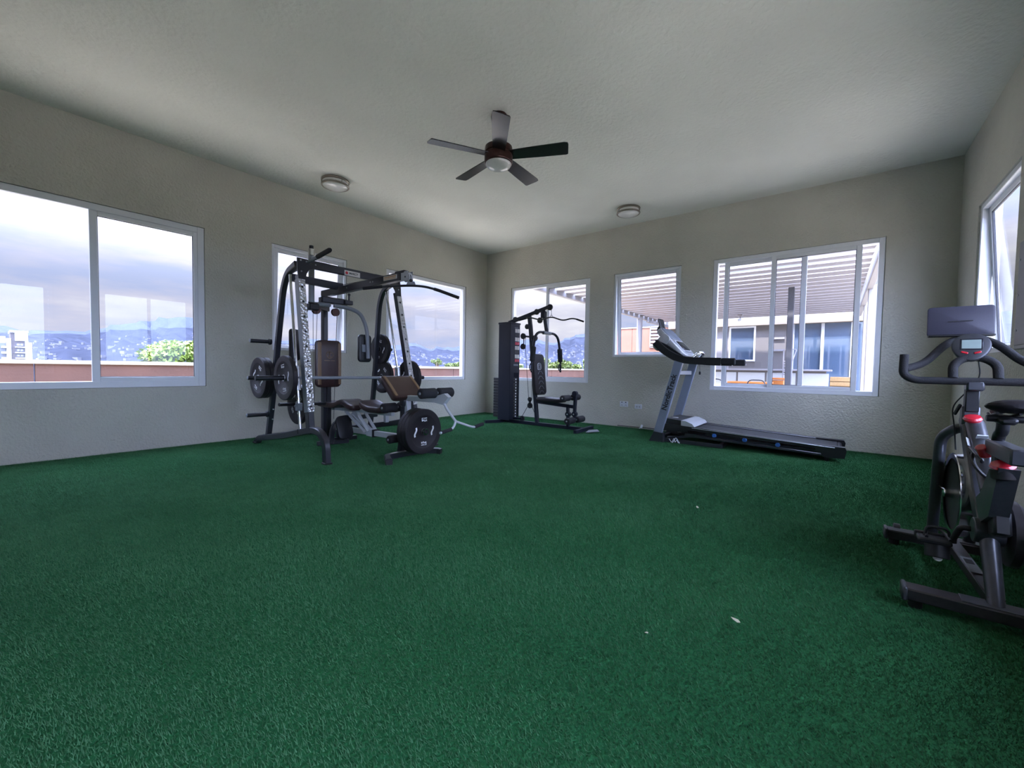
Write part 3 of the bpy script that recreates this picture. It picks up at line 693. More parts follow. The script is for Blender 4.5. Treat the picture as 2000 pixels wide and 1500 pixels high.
part('mast_collar', G().box((2.75, 5.295, 1.78), (.09, .10, .14), bev=.008), M['char'], t)
part('lower_post', G().box((2.78, 5.26, .37), (.055, .06, .7), bev=.005), M['black'], t)
# back pad: brown with two tan strips and a round emblem
bp = part('back_pad', G().pad((2.765, 5.235, 1.02), (1,0,0), (0,0,1), .345, .615, .07, .06, .022, .006), M['brown'], t, 'brown vinyl back pad with tan side strips')
part('tan_strip', G().pad((2.633, 5.2005, 1.02), (1,0,0), (0,0,1), .05, .545, .012, .006, .004), M['tan'], bp, 'tan side strip'); part('tan_strip', G().pad((2.905, 5.2005, 1.02), (1,0,0), (0,0,1), .04, .545, .012, .006, .004), M['tan'], bp, 'tan side strip')
em = (2.765, 5.194, 1.135); g = G().disc_torus(em, (0,1,0), .047, .0035, 32, 6)
for p, q in (((0,.03),(0,-.008)),((0,-.008),(-.018,-.036)),((0,-.008),(.018,-.036)),((0,.018),(-.034,.026)),((0,.018),(.034,.026))): g.bar(V(em)+V((p[0],0,p[1])), V(em)+V((q[0],0,q[1])), .006, .004, up=(0,1,0), bev=0)
g.ball(V(em)+V((0,0,.033)), .007, 8)
part('emblem', g, M['tan'], bp)
part('brand_line', G().box((2.73, 5.1935, 1.06), (.075, .002, .009)).box((2.805, 5.1935, 1.06), (.055, .002, .007)), M['tan'], bp)
# butterfly station: hub, two arms with pads
hub = part('arm_hub', G().box((2.80, 5.16, 1.83), (.36, .10, .085), bev=.015).box((2.97, 5.12, 1.83), (.12, .09, .06), bev=.01).cyl((2.98,5.1,1.84), (2.98,5.1,1.93), .012).ball((2.98,5.1,1.935), .02, 12), M['char'], t)
g = G()
for x in (2.53, 2.78): g.lathe((x, 5.06, 1.68), (0,1,0), [(.012,0),(.05,0),(.05,.01),(.04,.02),(.05,.03),(.05,.04),(.012,.04)], 24)
part('cable_pulleys', g, M['bronze'], t)
g = G(); g.tube([(2.53, 5.05, 1.68), (2.53, 5.14, .45)], .003, 6); g.tube([(2.80, 5.07, 1.68), (2.80, 5.16, .3)], .003, 6); g.tube([(2.60,5.3,1.9),(2.60,5.3,.3)], .003, 6)
part('cable', g, M['black'], t)
for sgn in (-1, 1):
    cx = 2.715 if sgn < 0 else 2.77
    pth = fillet([(cx, 5.10, 1.765), (cx+sgn*.19, 5.06, 1.755), (cx+sgn*.33, 5.02, 1.70), (cx+sgn*.40, 4.98, 1.50), (cx+sgn*.405, 4.96, 1.10)], .14, 8)
    ar = part('butterfly_arm', G().tube(pth, .026, 14), M['steel'], t, 'grey curved butterfly arm')
    ex = cx+sgn*.405
    if sgn > 0: pd = part('arm_pad', G().pad((ex-.01, 5.03, 1.235), (1,0,0), (0,0,1), .19, .37, .06, .045, .02), M['black'], ar)
    else: pd = part('arm_pad', G().pad((ex-.06, 5.03, 1.235), (.75,.66,0), (0,0,1), .20, .37, .06, .045, .02), M['black'], ar)
    if sgn > 0: part('arm_bracket', G().box((ex-.05, 4.985, 1.235), (.05, .02, .10), bev=.003), M['steel'], ar)
part('weight_sleeve', G().cyl((2.42, 4.97, 1.75), (2.42, 4.97, 2.30), .033, 20), M['steel'], t)
g = G().cyl((2.42, 4.97, 2.30), (2.42, 4.97, 2.38), .036, 20); part('sleeve_collar', g, M['chrome'], t, 'chrome collar on top of the sleeve')
part('sleeve_knob', G().cyl((2.42, 4.97, 2.38), (2.42, 4.97, 2.42), .024, 16), M['black'], t)
part('sleeve_bracket', G().bar((2.42, 5.0, 1.73), (2.75, 5.22, 1.73), .06, .07).box((2.45, 5.0, 1.70), (.12, .1, .08), bev=.01), M['black'], t)
ch = part('chin_bar', G().tube([(2.19, 4.16, 2.17), (2.19, 4.78, 2.09), (2.16, 5.02, 2.035)], .02, 14), M['steel'], t, 'grey chin bar on the top left corner')
part('grip', G().tube([(2.19, 4.10, 2.178), (2.19, 4.12, 2.176), (2.19, 4.36, 2.146)], [.018, .024, .024], 14), M['foam'], ch); part('grip', G().cyl((2.178, 4.86, 2.073), (2.157, 5.05, 2.03), .021, 14), M['foam'], ch)
part('foot_plate', G().pad((2.70, 4.72, .245), (.9,.1,.05), (0,.35,1), .21, .29, .03, .06, .01), M['black'], t, 'dark brown tilted foot plate')
part('low_row_arch', G().sweep(fillet([(2.60, 4.86, .04), (2.66, 4.92, .24), (2.80, 5.0, .30), (3.47, 5.2, .30)], .08), .05, .06, (0,1,0)), M['char'], t)
part('low_row_foot', G().bar((2.49, 4.98, .035), (2.86, 4.90, .035), .05, .05), M['char'], t)
part('low_post', G().box((2.86, 5.02, .15), (.06, .06, .30), bev=.005), M['char'], t)
part('lat_load_peg', G().cyl((2.06, 5.0, .54), (2.75, 5.22, .50), .02, 14), M['black'], t)

# barbell of the smith machine with its sliding carriages
t = thing('smith_barbell', 'grey barbell riding on the chrome rods of the smith machine', 'barbell', (2.75, 4.63, .857))
part('bar', G().cyl((2.06, 4.63, .857), (3.50, 4.63, .85), .0185, 18), M['steel'], t)
part('sleeve', G().cyl((1.685, 4.63, .857), (2.08, 4.63, .857), .0255, 20).cyl((1.68, 4.63, .857), (1.688, 4.63, .857), .027, 20), M['black'], t); part('sleeve', G().cyl((3.50, 4.63, .849), (3.85, 4.63, .848), .0255, 20), M['black'], t)
for X_, z0 in ((XL, .72), (3.435, .72)):
    a = V((X_, 4.565+(z0-.28)*.1366, z0)); b = V((X_, 4.565+(.985-.28)*.1366, .985))
    c_ = part('carriage', G().cyl(a, a+(b-a)*.45, .034, 20).cyl(a+(b-a)*.55, b, .034, 20).cyl(a, b, .03, 20), M['brushed'], t, 'grey sliding carriage')
    part('catch_hook', G().sweep(fillet([b+V((-.03,.02,.0)), b+V((-.035,.0,-.02)), a+V((-.035,.05,-.03)), a+V((-.035,.02,-.055))], .02), .008, .02, (1,0,0)), M['steel'], c_)

# weight plates
p0 = plate_geo('black 15 lb plate loaded on the left end of the smith barbell', None); p0.location = (1.975, 4.63, .857); p0.rotation_euler = (-.18, 0, 0)
dup(p0, (1.975, 5.303, .84), (.5, 0, 0), 'outer black plate on the middle left storage peg of the smith machine')
dup(p0, (2.027, 5.303, .84), (1.1, 0, 0), 'inner black plate on the middle left storage peg, against the upright')
dup(p0, (3.60, 4.63, .849), (.3, 0, 0), 'black plate on the right end of the smith barbell, against the window')
p1 = plate_geo('smaller black plate on the upper right storage peg of the smith machine', None, R=.212, th=.055); p1.location = (3.466, 5.10, 1.24); p1.rotation_euler = (.2, 0, 0)
dup(p0, (3.562, 5.19, .85), (.7, 0, 0), 'black plate on the middle right storage peg of the smith frame, behind the curl pad')
dup(p0, (2.31, 5.08, .525), (.9, 0, 0), 'black plate low on the loading peg behind the left smith upright')

# lat bar hanging from the boom
t = thing('lat_bar', 'long curved lat pulldown bar hanging from the smith machine boom', 'pulldown bar', (2.75, 3.5, 1.85))
U_ = V((math.sin(YAW), -math.cos(YAW), 0)); c = V((2.75, 3.515, 1.84))
def lb_(s, dz): return c+U_*s+V((0,0,dz))
pth = fillet([lb_(-.50,-.035), lb_(-.30,-.012), lb_(-.02,.004), lb_(.14,-.002), lb_(.30,-.045), lb_(.50,-.115)], .12, 6)
part('bar', G().tube(pth, .0125, 12), M['char'], t); part('grip', G().tube([lb_(.24,-.028), lb_(.30,-.046), lb_(.50,-.116)], .0165, 12), M['foam'], t); part('grip', G().tube([lb_(-.50,-.035), lb_(-.30,-.012)], .0165, 12), M['foam'], t)
hg = part('hanger_plate', G().prism([lb_(-.05,.008)-fw*.004, lb_(.05,.008)-fw*.004, lb_(.035,.045)-fw*.004, lb_(-.035,.045)-fw*.004], V((fw.x, fw.y, 0))*.008), M['steel'], t)
part('snap_hook', G().disc_torus(lb_(0,.05), (fw.x, fw.y, 0), .012, .004, 16, 6).cyl(lb_(0,.03), lb_(0,.046), .005, 8), M['brushed'], t)

# ------------------------------------------------------------------ weight bench with preacher pad and leg developer
t = thing('weight_bench', 'brown weight bench with preacher curl pad and grey frame in front of the smith machine', 'weight bench', (2.85, 4.3, 0))
part('main_rail', G().bar((2.85, 3.80, .21), (2.85, 5.15, .18), .055, .06), M['whitesteel'], t, 'pale grey main rail')
part('rail_clamp', G().box((2.85, 4.36, .20), (.085, .14, .085), bev=.005), M['whitesteel'], t); part('clamp_strap', G().box((2.85, 4.29, .20), (.09, .02, .092), bev=.002), M['black'], t)
part('front_post', G().sweep(fillet([(2.85, 3.80, .03), (2.85, 3.76, .35), (2.85, 3.74, .66)], .05), .065, .07, (1,0,0)), M['char'], t)
part('front_foot', G().sweep(fillet([(2.50, 3.53, .035), (2.61, 3.73, .035), (3.10, 3.73, .035), (3.21, 3.57, .035)], .06), .06, .06, (0,0,1)), M['char'], t)
for (x, y) in ((2.50, 3.53), (3.21, 3.57)): part('foot_cap', G().box((x, y, .03), (.07,.05,.06), Matrix.Rotation(-.5 if x < 2.8 else .5, 3, 'Z'), bev=.005), M['black'], t)
part('rear_foot', G().bar((2.60, 5.12, .03), (3.10, 5.12, .03), .05, .05).box((2.85, 5.13, .10), (.05,.05,.12), bev=.004), M['char'], t)
seat_rail = part('seat_rail', G().bar((2.85, 3.95, .455), (2.85, 4.62, .445), .05, .04).box((2.85, 4.08, .40), (.045,.045,.10), bev=.004), M['whitesteel'], t)
part('back_rail', G().bar((2.85, 4.62, .445), (2.85, 5.45, .425), .05, .04), M['whitesteel'], t)
for x in (2.80, 2.90):
    part('link_arm', G().bar((x, 4.36, .22), (x, 4.60, .43), .012, .045, up=(1,0,0)), M['whitesteel'], t); part('link_arm', G().bar((x, 4.42, .20), (x, 4.86, .42), .012, .045, up=(1,0,0)), M['whitesteel'], t)
part('adjust_ladder', G().bar((2.85, 4.42, .22), (2.85, 4.78, .40), .05, .03), M['whitesteel'], t)
part('seat_pad', G().pad((2.85, 4.22, .495), (1,0,0), (0,1,-.02), .30, .44, .075, .05, .025, bend=lambda a, b: .05*max(0, (b+.02)/.2)**2 if b > -.02 else 0), M['brown'], t, 'brown vinyl seat')
bk = part('back_pad', G().pad((2.85, 5.02, .485), (1,0,0), (0,1,0), .28, .88, .07, .05, .022, bend=lambda a, b: .055*math.exp(-((b+.17)/.13)**2)), M['brown'], t, 'brown vinyl bench back')
part('tan_strip', G().pad((2.85, 4.655, .495), (1,0,0), (0,1,.35), .27, .04, .06, .01, .006), M['tan'], bk, 'tan strip')
# preacher curl pad on its post
cp = part('curl_pad', G().pad((2.86, 3.80, .765), (1,0,0), (0,.74,.67), .42, .35, .07, .03, .022, bend=lambda a, b: -.10*max(0, b)**2*3-.12*b*b), M['brown'], t, 'brown vinyl curl pad with tan strips')
for x in (2.69, 3.04): part('tan_strip', G().pad((x, 3.775, .793), (1,0,0), (0,.74,.67), .032, .31, .014, .006, .004, bend=lambda a, b: -.10*max(0, b)**2*3-.12*b*b), M['tan'], cp, 'tan side strip')
part('curl_pad_board', G().pad((2.86, 3.825, .735), (1,0,0), (0,.74,.67), .33, .31, .02, .02, .006, bend=lambda a, b: -.10*max(0, b)**2*3-.12*b*b), M['black'], cp)
part('pad_post', G().box((2.86, 3.70, .50), (.06,.05,.36), bev=.004), M['whitesteel'], t)
pv = part('pivot_bracket', G().box((2.85, 3.735, .62), (.10,.09,.13), bev=.02).cyl((2.79, 3.72, .655), (2.91, 3.72, .655), .02, 16), M['char'], t); part('pivot_bolt', G().cyl((2.785, 3.72, .655), (2.795, 3.72, .655), .012, 12), M['brushed'], pv)
# leg developer: lower arm with two roller pairs and the plate peg
part('developer_arm', G().sweep(fillet([(2.85, 3.70, .64), (2.85, 3.66, .40), (2.85, 3.72, .18)], .1), .05, .05, (1,0,0)), M['whitesteel'], t)
def roller(y, z, x0, x1, par, r=.052):
    hl = (x1-x0)/2-.017
    for a, b in ((x0, x0+hl), (x1-hl, x1)):
        part('foam_roller', G().lathe((a, y, z), (1,0,0), [(.012,0),(r*.8,.0),(r,.012),(r*.97,(b-a)*.5),(r,(b-a)-.012),(r*.8,b-a),(.012,b-a)], 28), M['foam'], par)
    part('roller_axle', G().cyl((x0-.008, y, z), (x1+.008, y, z), .013, 12), M['steel'], par)
roller(3.90, .54, 2.67, 3.06, t); roller(3.80, .20, 2.68, 3.06, t, .045)
part('plate_peg', G().cyl((2.85, 3.68, .315), (2.85, 3.37, .315), .024, 18), M['black'], t); part('peg_collar', G().lathe((2.85, 3.385, .315), (0,-1,0), [(.026,0),(.034,0),(.034,.01),(.026,.01)], 20), M['chrome'], t)
# curl arm and handle
ca = part('curl_arm', G().sweep(fillet([(2.85, 3.72, .655), (2.85, 3.20, .665)], .02), .05, .06, (1,0,0)), M['whitesteel'], t, 'pale grey curl arm')
part('arm_plate', G().prism([(2.825, 3.26, .64), (2.825, 3.10, .62), (2.825, 3.02, .70), (2.825, 3.08, .735), (2.825, 3.22, .70)], (.05,0,0)), M['whitesteel'], ca)
roller(3.20, .735, 2.62, 3.045, t)
hb = part('curl_handle', G().tube([(2.85, 3.10, .63), (2.85, 3.06, .575), (2.85, 2.935, .467)], .0135, 12).tube(fillet([(2.85, 2.935, .467), (2.83, 2.935, .42), (2.80, 2.94, .392), (2.65, 2.94, .372)], .03), .0115, 12).tube(fillet([(2.85, 2.935, .467), (2.94, 2.83, .42), (2.97, 2.80, .410), (3.10, 2.80, .43)], .03), .0115, 12), M['whitesteel'], t, 'pale grey forked curl handle')
part('grip', G().cyl((2.67, 2.94, .375), (2.80, 2.94, .392), .018, 14), M['foam'], hb); part('grip', G().cyl((2.98, 2.80, .412), (3.105, 2.80, .431), .018, 14), M['foam'], hb)
for k, lab in enumerate(('frontmost black 15 lb plate on the leg developer of the weight bench, facing the room', 'second black plate from the front on the leg developer of the weight bench', 'third black plate from the front on the leg developer, nearest the bench post')):
    dup(p0, (2.85, 3.43+k*.053, .315), (0, 0, PI/2) if k == 0 else (.3*k, 0, PI/2), lab)

# ------------------------------------------------------------------ home gym in the corner
gx = 5.93
t = thing('home_gym', 'black multi-station home gym with weight stack and lat bar in the room corner', 'gym machine', (gx, 4.1, 0))
part('main_rail', G().bar((gx, 4.95, .035), (gx, 3.17, .035), .05, .055), M['gymblack'], t)
part('rear_foot', G().sweep(fillet([(5.52, 4.93, .03), (5.75, 4.82, .03), (6.2, 4.82, .03), (6.42, 4.93, .03)], .08), .055, .055, (0,0,1)), M['gymblack'], t)
part('front_foot', G().bar((5.60, 3.14, .03), (6.26, 3.19, .03), .055, .055), M['gymblack'], t)
# weight stack tower: shroud and plates
part('shroud_side', G().box((5.795, 4.73, .94), (.012, .27, 1.76), bev=.003), M['gymblack'], t); part('shroud_side', G().box((6.065, 4.73, .94), (.012, .27, 1.76), bev=.003), M['gymblack'], t)
part('shroud_top', G().box((gx, 4.73, 1.81), (.30, .29, .035), bev=.006), M['gymblack'], t)
fp_ = part('shroud_front', G().box((gx, 4.598, 1.36), (.28, .01, .88), bev=.003).box((5.85, 4.598, .5), (.11, .01, .86), bev=.003).box((6.055, 4.598, .5), (.03, .01, .86), bev=.003), M['gymblack'], t)
for k in range(4):
    z = 1.68-k*.155
    for j in range(2): part('exercise_picture', G().box((gx+.045+j*.068-.02, 4.5915, z), (.06, .003, .068)), M['label'], fp_, 'pale exercise picture')
    for j in range(2): part('exercise_caption', G().box((gx+.045+j*.068-.02, 4.5915, z-.075), (.06, .003, .05)), M[('red','darkletter','red','darkletter')[(k+1) % 4]] if k else M['darkletter'], fp_)
part('header_line', G().box((gx+.03, 4.5915, 1.735), (.10, .003, .008)), M['steel'], fp_)
part('chart_strip', G().box((gx+.03, 4.5915, 1.06), (.14, .003, .03)), M['steel'], fp_)
for k in range(14):
    z = .10+k*.052
    wp = part('stack_plate', G().box((gx, 4.80, z+.022), (.225, .40, .047), bev=.004), M['black'], t)
    part('number_tag', G().box((gx+.045, 4.598, z+.022), (.026, .004, .026)), M['letter'], wp, 'white number tag')
part('selector_stem', G().cyl((gx, 4.75, .82), (gx, 4.75, 1.6), .012, 12), M['chrome'], t)
for dx in (-.07, .07): part('guide_rod', G().cyl((gx+dx, 4.78, .06), (gx+dx, 4.78, 1.8), .01, 10), M['chrome'], t)
# mast, boom and front drop post
part('seat_mast', G().sweep([(gx, 4.075, .04), (gx, 4.14, .60), (gx, 4.255, 1.72), (gx, 4.29, 1.94)], .055, .065, (1,0,0)), M['gymblack'], t)
part('top_boom', G().sweep([(gx, 4.74, 1.83), (gx, 4.40, 1.915), (gx, 3.84, 2.06)], .05, .06, (1,0,0)), M['gymblack'], t)
part('front_drop_post', G().sweep([(gx, 3.99, 2.0), (gx, 3.915, 1.62)], .045, .05, (1,0,0)), M['gymblack'], t)
part('drop_bracket', G().box((gx, 3.985, 1.93), (.075, .09, .12), bev=.012), M['gymblack'], t)
g = G()
for (y, z, r) in ((4.60,1.885,.045),(4.13,1.985,.05),(3.86,2.045,.052),(4.06,1.835,.05),(4.33,1.74,.045),(4.415,1.575,.052),(4.415,1.39,.052),(4.16,1.53,.052),(4.245,.455,.04),(4.24,.345,.05),(4.405,.10,.05),(4.12,.66,.045)):
    pl = G().lathe((gx-.012, y, z), (1,0,0), [(.010,0),(r*.55,.001),(r*.6,.006),(r*.85,.006),(r,0),(r,.006),(r*.86,.012),(r,.018),(r,.024),(r*.85,.018),(r*.6,.018),(r*.55,.023),(.010,.024)], 24)
    part('pulley', pl, M['black'], t)
part('pulley_link', G().bar((gx+.02, 4.415, 1.39), (gx+.02, 4.415, 1.575), .006, .03, up=(1,0,0)).bar((gx+.02, 4.24, .345), (gx+.02, 4.245, .455), .006, .03, up=(1,0,0)).bar((gx-.02, 4.24, .345), (gx-.02, 4.245, .455), .006, .03, up=(1,0,0)), M['gymblack'], t)
part('pulley_bracket', G().bar((gx, 4.40, 1.575), (gx, 4.14, 1.54), .05, .03).bar((gx, 4.62, .09), (gx, 4.40, .10), .05, .04), M['gymblack'], t)
g = G()
for pth in ([(gx,4.36,1.57),(gx,4.36,1.39)], [(gx,4.365,1.39),(gx,4.27,.46)], [(gx,4.41,.14),(gx,4.28,.34)], [(gx,4.2,.34),(gx,4.10,.15)], [(gx,4.0,.13),(gx,3.45,.13)], [(gx,3.83,2.0),(gx,3.826,1.9)], [(gx,4.30,1.72),(gx,4.21,1.2),(gx,4.2,.46)]): g.tube(pth, .0045, 6)
part('cable', g, M['black'], t)
# back pad with stitched chevrons
tilt = V((0, .115, 1)).normalized()
bp = part('back_pad', G().pad((gx-.02, 4.055, .90), (1,0,0), tilt, .34, .71, .075, .07, .022, .006), M['rubber'], t, 'black padded backrest with stitched chevrons')
nrm = V((1,0,0)).cross(tilt); c0 = V((gx-.02, 4.055, .90))+nrm*.044
def bpt(a, b): return c0+V((1,0,0))*a+tilt*b
for k in range(5):
    b = .05-k*.085; part('stitching', G().tube([bpt(-.075, b-.05), bpt(-.03, b), bpt(.03, b), bpt(.075, b-.05)], .003, 6), M['steel'], bp)
part('emblem', G().tube(fillet([bpt(-.07,.08), bpt(-.07,.19), bpt(.03,.19), bpt(.03,.08), bpt(-.07,.08)], .045), .006, 6).tube(fillet([bpt(-.04,.10), bpt(-.04,.165), bpt(.005,.165), bpt(.005,.10), bpt(-.04,.10)], .025), .004, 6), M['brushed'], bp)
# press arms
part('arm_hub', G().cyl((gx-.11, 3.915, 1.61), (gx+.11, 3.915, 1.61), .032, 20), M['steel'], t)
for s_ in (-1, 1):
    pth = fillet([(gx+s_*.08, 3.915, 1.61), (gx+s_*.22, 3.91, 1.615), (gx+s_*.34, 3.905, 1.56), (gx+s_*.40, 3.90, 1.40), (gx+s_*.435, 3.90, 1.12)], .12, 8)
    ar = part('press_arm', G().tube(pth, .022, 14), M['gymblack'], t)
    part('foam_sleeve', G().cyl((gx+s_*.405, 3.90, 1.36), (gx+s_*.437, 3.90, 1.12), .044, 20, .012), M['foam'], ar)
    part('grip_bar', G().cyl((gx+s_*.437, 3.90, 1.13), (gx+s_*.447, 3.90, .94), .018, 12), M['gymblack'], ar)
    part('handle_loop', G().tube(fillet([(gx+s_*.437, 3.89, 1.10), (gx+s_*.437-.09, 3.88, 1.07), (gx+s_*.437-.09, 3.88, .98), (gx+s_*.447, 3.89, .96)], .05), .010, 10), M['gymblack'], ar)
# seat and leg developer
part('seat_rail', G().bar((gx, 4.09, .425), (gx, 3.36, .385), .05, .055), M['gymblack'], t)
part('seat_pad', G().pad((gx, 3.80, .475), (1,0,0), (0,1,.02), .30, .46, .07, .05, .022, .008), M['rubber'], t)
part('front_leg', G().bar((gx, 3.47, .42), (gx, 3.46, .03), .045, .05, up=(1,0,0)), M['gymblack'], t)
lv = part('leg_lever', G().bar((gx, 3.33, .60), (gx, 3.345, .14), .045, .05, up=(1,0,0)), M['gymblack'], t); part('lever_cap', G().cyl((gx-.03, 3.34, .60), (gx+.03, 3.34, .60), .045, 20), M['gymblack'], lv)
for (y, z) in ((3.46,.255),(3.34,.265)): part('pivot_cap', G().cyl((gx-.035, y, z), (gx+.035, y, z), .042, 20), M['gymblack'], t); part('pivot_bolt', G().cyl((gx-.042, y, z), (gx-.034, y, z), .012, 10), M['brushed'], t)
def groller(y, z, r):
    for a in (-.27, .05): part('foam_roller', G().lathe((gx+a, y, z), (1,0,0), [(.012,0),(r*.8,0),(r,.012),(r,.208),(r*.8,.22),(.012,.22)], 24), M['foam'], t)
    part('roller_axle', G().cyl((gx-.275, y, z), (gx+.275, y, z), .013, 10), M['brushed'], t)
groller(3.42, .53, .05); groller(3.33, .17, .052)
# its lat bar
t = thing('lat_bar', 'wavy black lat bar hanging from the boom of the corner home gym', 'pulldown bar', (gx, 3.826, 1.87))
c = V((gx, 3.826, 1.868)); pth = fillet([c+U_*s_+V((0,0,z)) for s_, z in ((-.55,-.055),(-.36,.0),(-.20,-.045),(-.03,.005),(.03,.005),(.20,-.05),(.36,.0),(.55,-.06))], .07, 5)
part('bar', G().tube(pth, .012, 10), M['black'], t); part('hanger_ring', G().disc_torus(c+V((0,0,.02)), (fw.x,fw.y,0), .02, .005, 16, 6), M['brushed'], t); part('hanger_chain', G().cyl(c+V((0,0,.035)), c+V((0,0,.10)), .005, 8), M['brushed'], t)
part('grip', G().tube(pth[-2:]+[], .015, 10), M['foam'], t); part('grip', G().tube(pth[:2], .015, 10), M['foam'], t)
t = thing('floor_mat_scrap', 'small flat dark rubber scrap on the turf at the foot of the corner home gym', 'mat', (5.93, 2.98, .02))
part('sheet', G().prism([(5.72, 3.02, .021), (5.98, 3.10, .021), (6.12, 3.02, .021), (5.95, 2.90, .021)], (0,0,.006)), M['steel'], t)

# ------------------------------------------------------------------ treadmill
tx0, tx1 = 5.86, 6.56
t = thing('treadmill', 'grey folding treadmill with black deck standing along the back wall', 'treadmill', (6.2, 1.0, 0))
def dz(y): return .166+(y+.1)*.0455          # deck top height
for x in (tx0+.02, tx1-.02):
    part('floor_rail', G().bar((x, 2.0, .03), (x, 1.12, .03), .06, .05), M['char'], t)
    part('lift_frame', G().bar((x+(.08 if x < 6.2 else -.08), 1.85, .05), (x+(.08 if x < 6.2 else -.08), 1.35, .14), .03, .04), M['char'], t)
    up_ = part('upright', G().sweep([(x-(.04 if x < 6.2 else -.04), 1.955, .09), (x-(.04 if x < 6.2 else -.04), 1.685, 1.15)], .055, .115, (1,0,0)), M['bluegrey'], t, 'blue grey upright')
    part('boot', G().prism([(x-.085, 2.06, .0), (x-.085, 1.86, .0), (x-.085, 1.865, .13), (x-.085, 1.99, .145)], (.09,0,0)), M['char'], up_)
    sh = x-.04 if x < 6.2 else x+.04
    arm = part('handrail', G().sweep(fillet([(sh, 2.02, 1.40), (sh, 1.90, 1.28), (sh, 1.70, 1.16), (sh, 1.50, 1.137), (sh, 1.17, 1.13)], .15, 6), .06, .095, (1,0,0)), M['black'], t)
    part('foam_tip', G().bar((sh, 1.165, 1.13), (sh, 1.005, 1.13), .062, .088, bev=.012), M['foam'], arm)
    part('side_rail', G().prism([(x-.035, 1.90, .17), (x-.035, 1.88, .265), (x-.035, -.02, dz(-.02)), (x-.035, -.02, dz(-.02)-.035), (x-.035, 1.6, dz(1.6)-.04), (x-.035, 1.75, .16)], (.07,0,0)), M['black'], t)
    part('silver_strip', G().bar((x-.036, 1.5, dz(1.5)-.004), (x-.036, -.02, dz(-.02)-.004), .006, .010), M['silverp'], t)
d_ = V((0, -.27, 1.06)).normalized()
lt = text_geo('NordicTrack', .098, (tx0-.052, 1.80, .70), d_, V((0, 1.06, .27)), .0015, bold=.0025)
part('brand_lettering', lt, M['darkletter'], t, 'dark brand lettering along the upright')
part('cross_bar', G().bar((tx0, 1.735, .975), (tx1, 1.735, .975), .05, .055), M['silverp'], t)
for x in (tx0-.02, tx1-.02): part('lower_rail', G().bar((x+.02, 1.45, .125), (x+.02, .10, .075), .04, .032, bev=.006), M['char'], t)
part('floor_cross_bar', G().bar((tx0, 1.15, .03), (tx1, 1.15, .03), .05, .05).bar((tx0, 1.98, .03), (tx1, 1.98, .03), .05, .05), M['char'], t)
part('belt', G().prism([(tx0+.07, 1.55, dz(1.55)-.012), (tx0+.07, -.04, dz(-.04)-.012), (tx0+.07, -.04, dz(-.04)-.045), (tx0+.07, 1.55, dz(1.55)-.045)], (tx1-tx0-.14,0,0)), M['belt'], t)
part('lower_frame', G().prism([(tx0+.03, 1.6, .15), (tx0+.03, .05, .115), (tx0+.03, .05, .075), (tx0+.03, 1.6, .10)], (tx1-tx0-.06,0,0)), M['char'], t)
for y in (1.22, .87, .52):
    for x in (tx0+.0, tx1-.03): part('cushion', G().cyl((x-.025 if x < 6.2 else x+.025, y, dz(y)-.062), (x+.03, y, dz(y)-.062), .026, 16), M['bluerub'], t, 'blue deck cushion')
part('motor_hood', G().prism([(tx0+.03, 1.93, .16), (tx0+.03, 1.93, .30), (tx0+.03, 1.86, .335), (tx0+.03, 1.62, .315), (tx0+.03, 1.56, .24), (tx0+.03, 1.56, .16)], (tx1-tx0-.06,0,0)), M['black'], t)
part('hood_trim', G().prism([(tx0+.0, 1.645, .24), (tx0+.0, 1.645, .322), (tx0+.0, 1.585, .318), (tx0+.0, 1.50, .285), (tx0+.0, 1.47, .248)], (tx1-tx0,0,0)), M['silverp'], t, 'silver trim at the end of the motor hood')
part('hood_badge', G().cyl((6.12, 1.80, .326), (6.12, 1.80, .333), .045, 24), M['silverp'], t)
for x in (tx0-.0, tx1-.07): part('end_cap', G().prism([(x-.012, .17, dz(.17)+.004), (x-.012, -.11, dz(-.11)+.012), (x-.012, -.125, .145), (x-.012, -.11, .055), (x-.012, .05, .045), (x-.012, .15, .085)], (.094,0,0)), M['black'], t)
part('rear_roller', G().cyl((tx0+.08, -.06, .125), (tx1-.08, -.06, .125), .03, 18), M['black'], t)
for x in (tx0+.05, tx1-.05): part('rear_foot', G().cyl((x, .05, .0), (x, .05, .08), .022, 14), M['black'], t)
# console
ux = V((1,0,0)); sl = V((0, .42, .46)).normalized(); cc = V((6.2, 1.84, 1.385))
co = part('console_body', G().pad(cc, ux, sl, .60, .56, .09, .09, .03), M['silverp'], t, 'silver console')
nz = ux.cross(sl)
part('top_panel', G().pad(cc+sl*.155+nz*.046, ux, sl, .50, .22, .012, .05, .004), M['bluegrey'], co); part('screen_frame', G().pad(cc-sl*.11+nz*.047, ux, sl, .42, .26, .014, .05, .005), M['plastic'], co)
part('screen', G().pad(cc-sl*.085+nz*.053, ux, sl, .36, .17, .012, .03, .003), M['screen'], co); part('key_panel', G().pad(cc-sl*.205+nz*.053, ux, sl, .36, .05, .010, .02, .003), M['steel'], co)
part('console_base', G().prism([(tx0, 2.04, 1.44), (tx0, 1.96, 1.28), (tx0, 1.62, 1.135), (tx0, 1.45, 1.15), (tx0, 1.62, 1.19), (tx0, 1.90, 1.38)], (tx1-tx0,0,0)), M['black'], t)
part('side_shell', G().pad((5.90, 1.955, 1.40), (0,.72,.69), (0,-.69,.72), .14, .26, .05, .05, .015), M['silverp'], co)
part('pulse_bar', G().tube(fillet([(6.02, 1.58, 1.17), (6.05, 1.50, 1.25), (6.20, 1.48, 1.265), (6.35, 1.50, 1.25), (6.38, 1.58, 1.17)], .06), .022, 14), M['chrome'], t, 'chrome pulse grip bar')
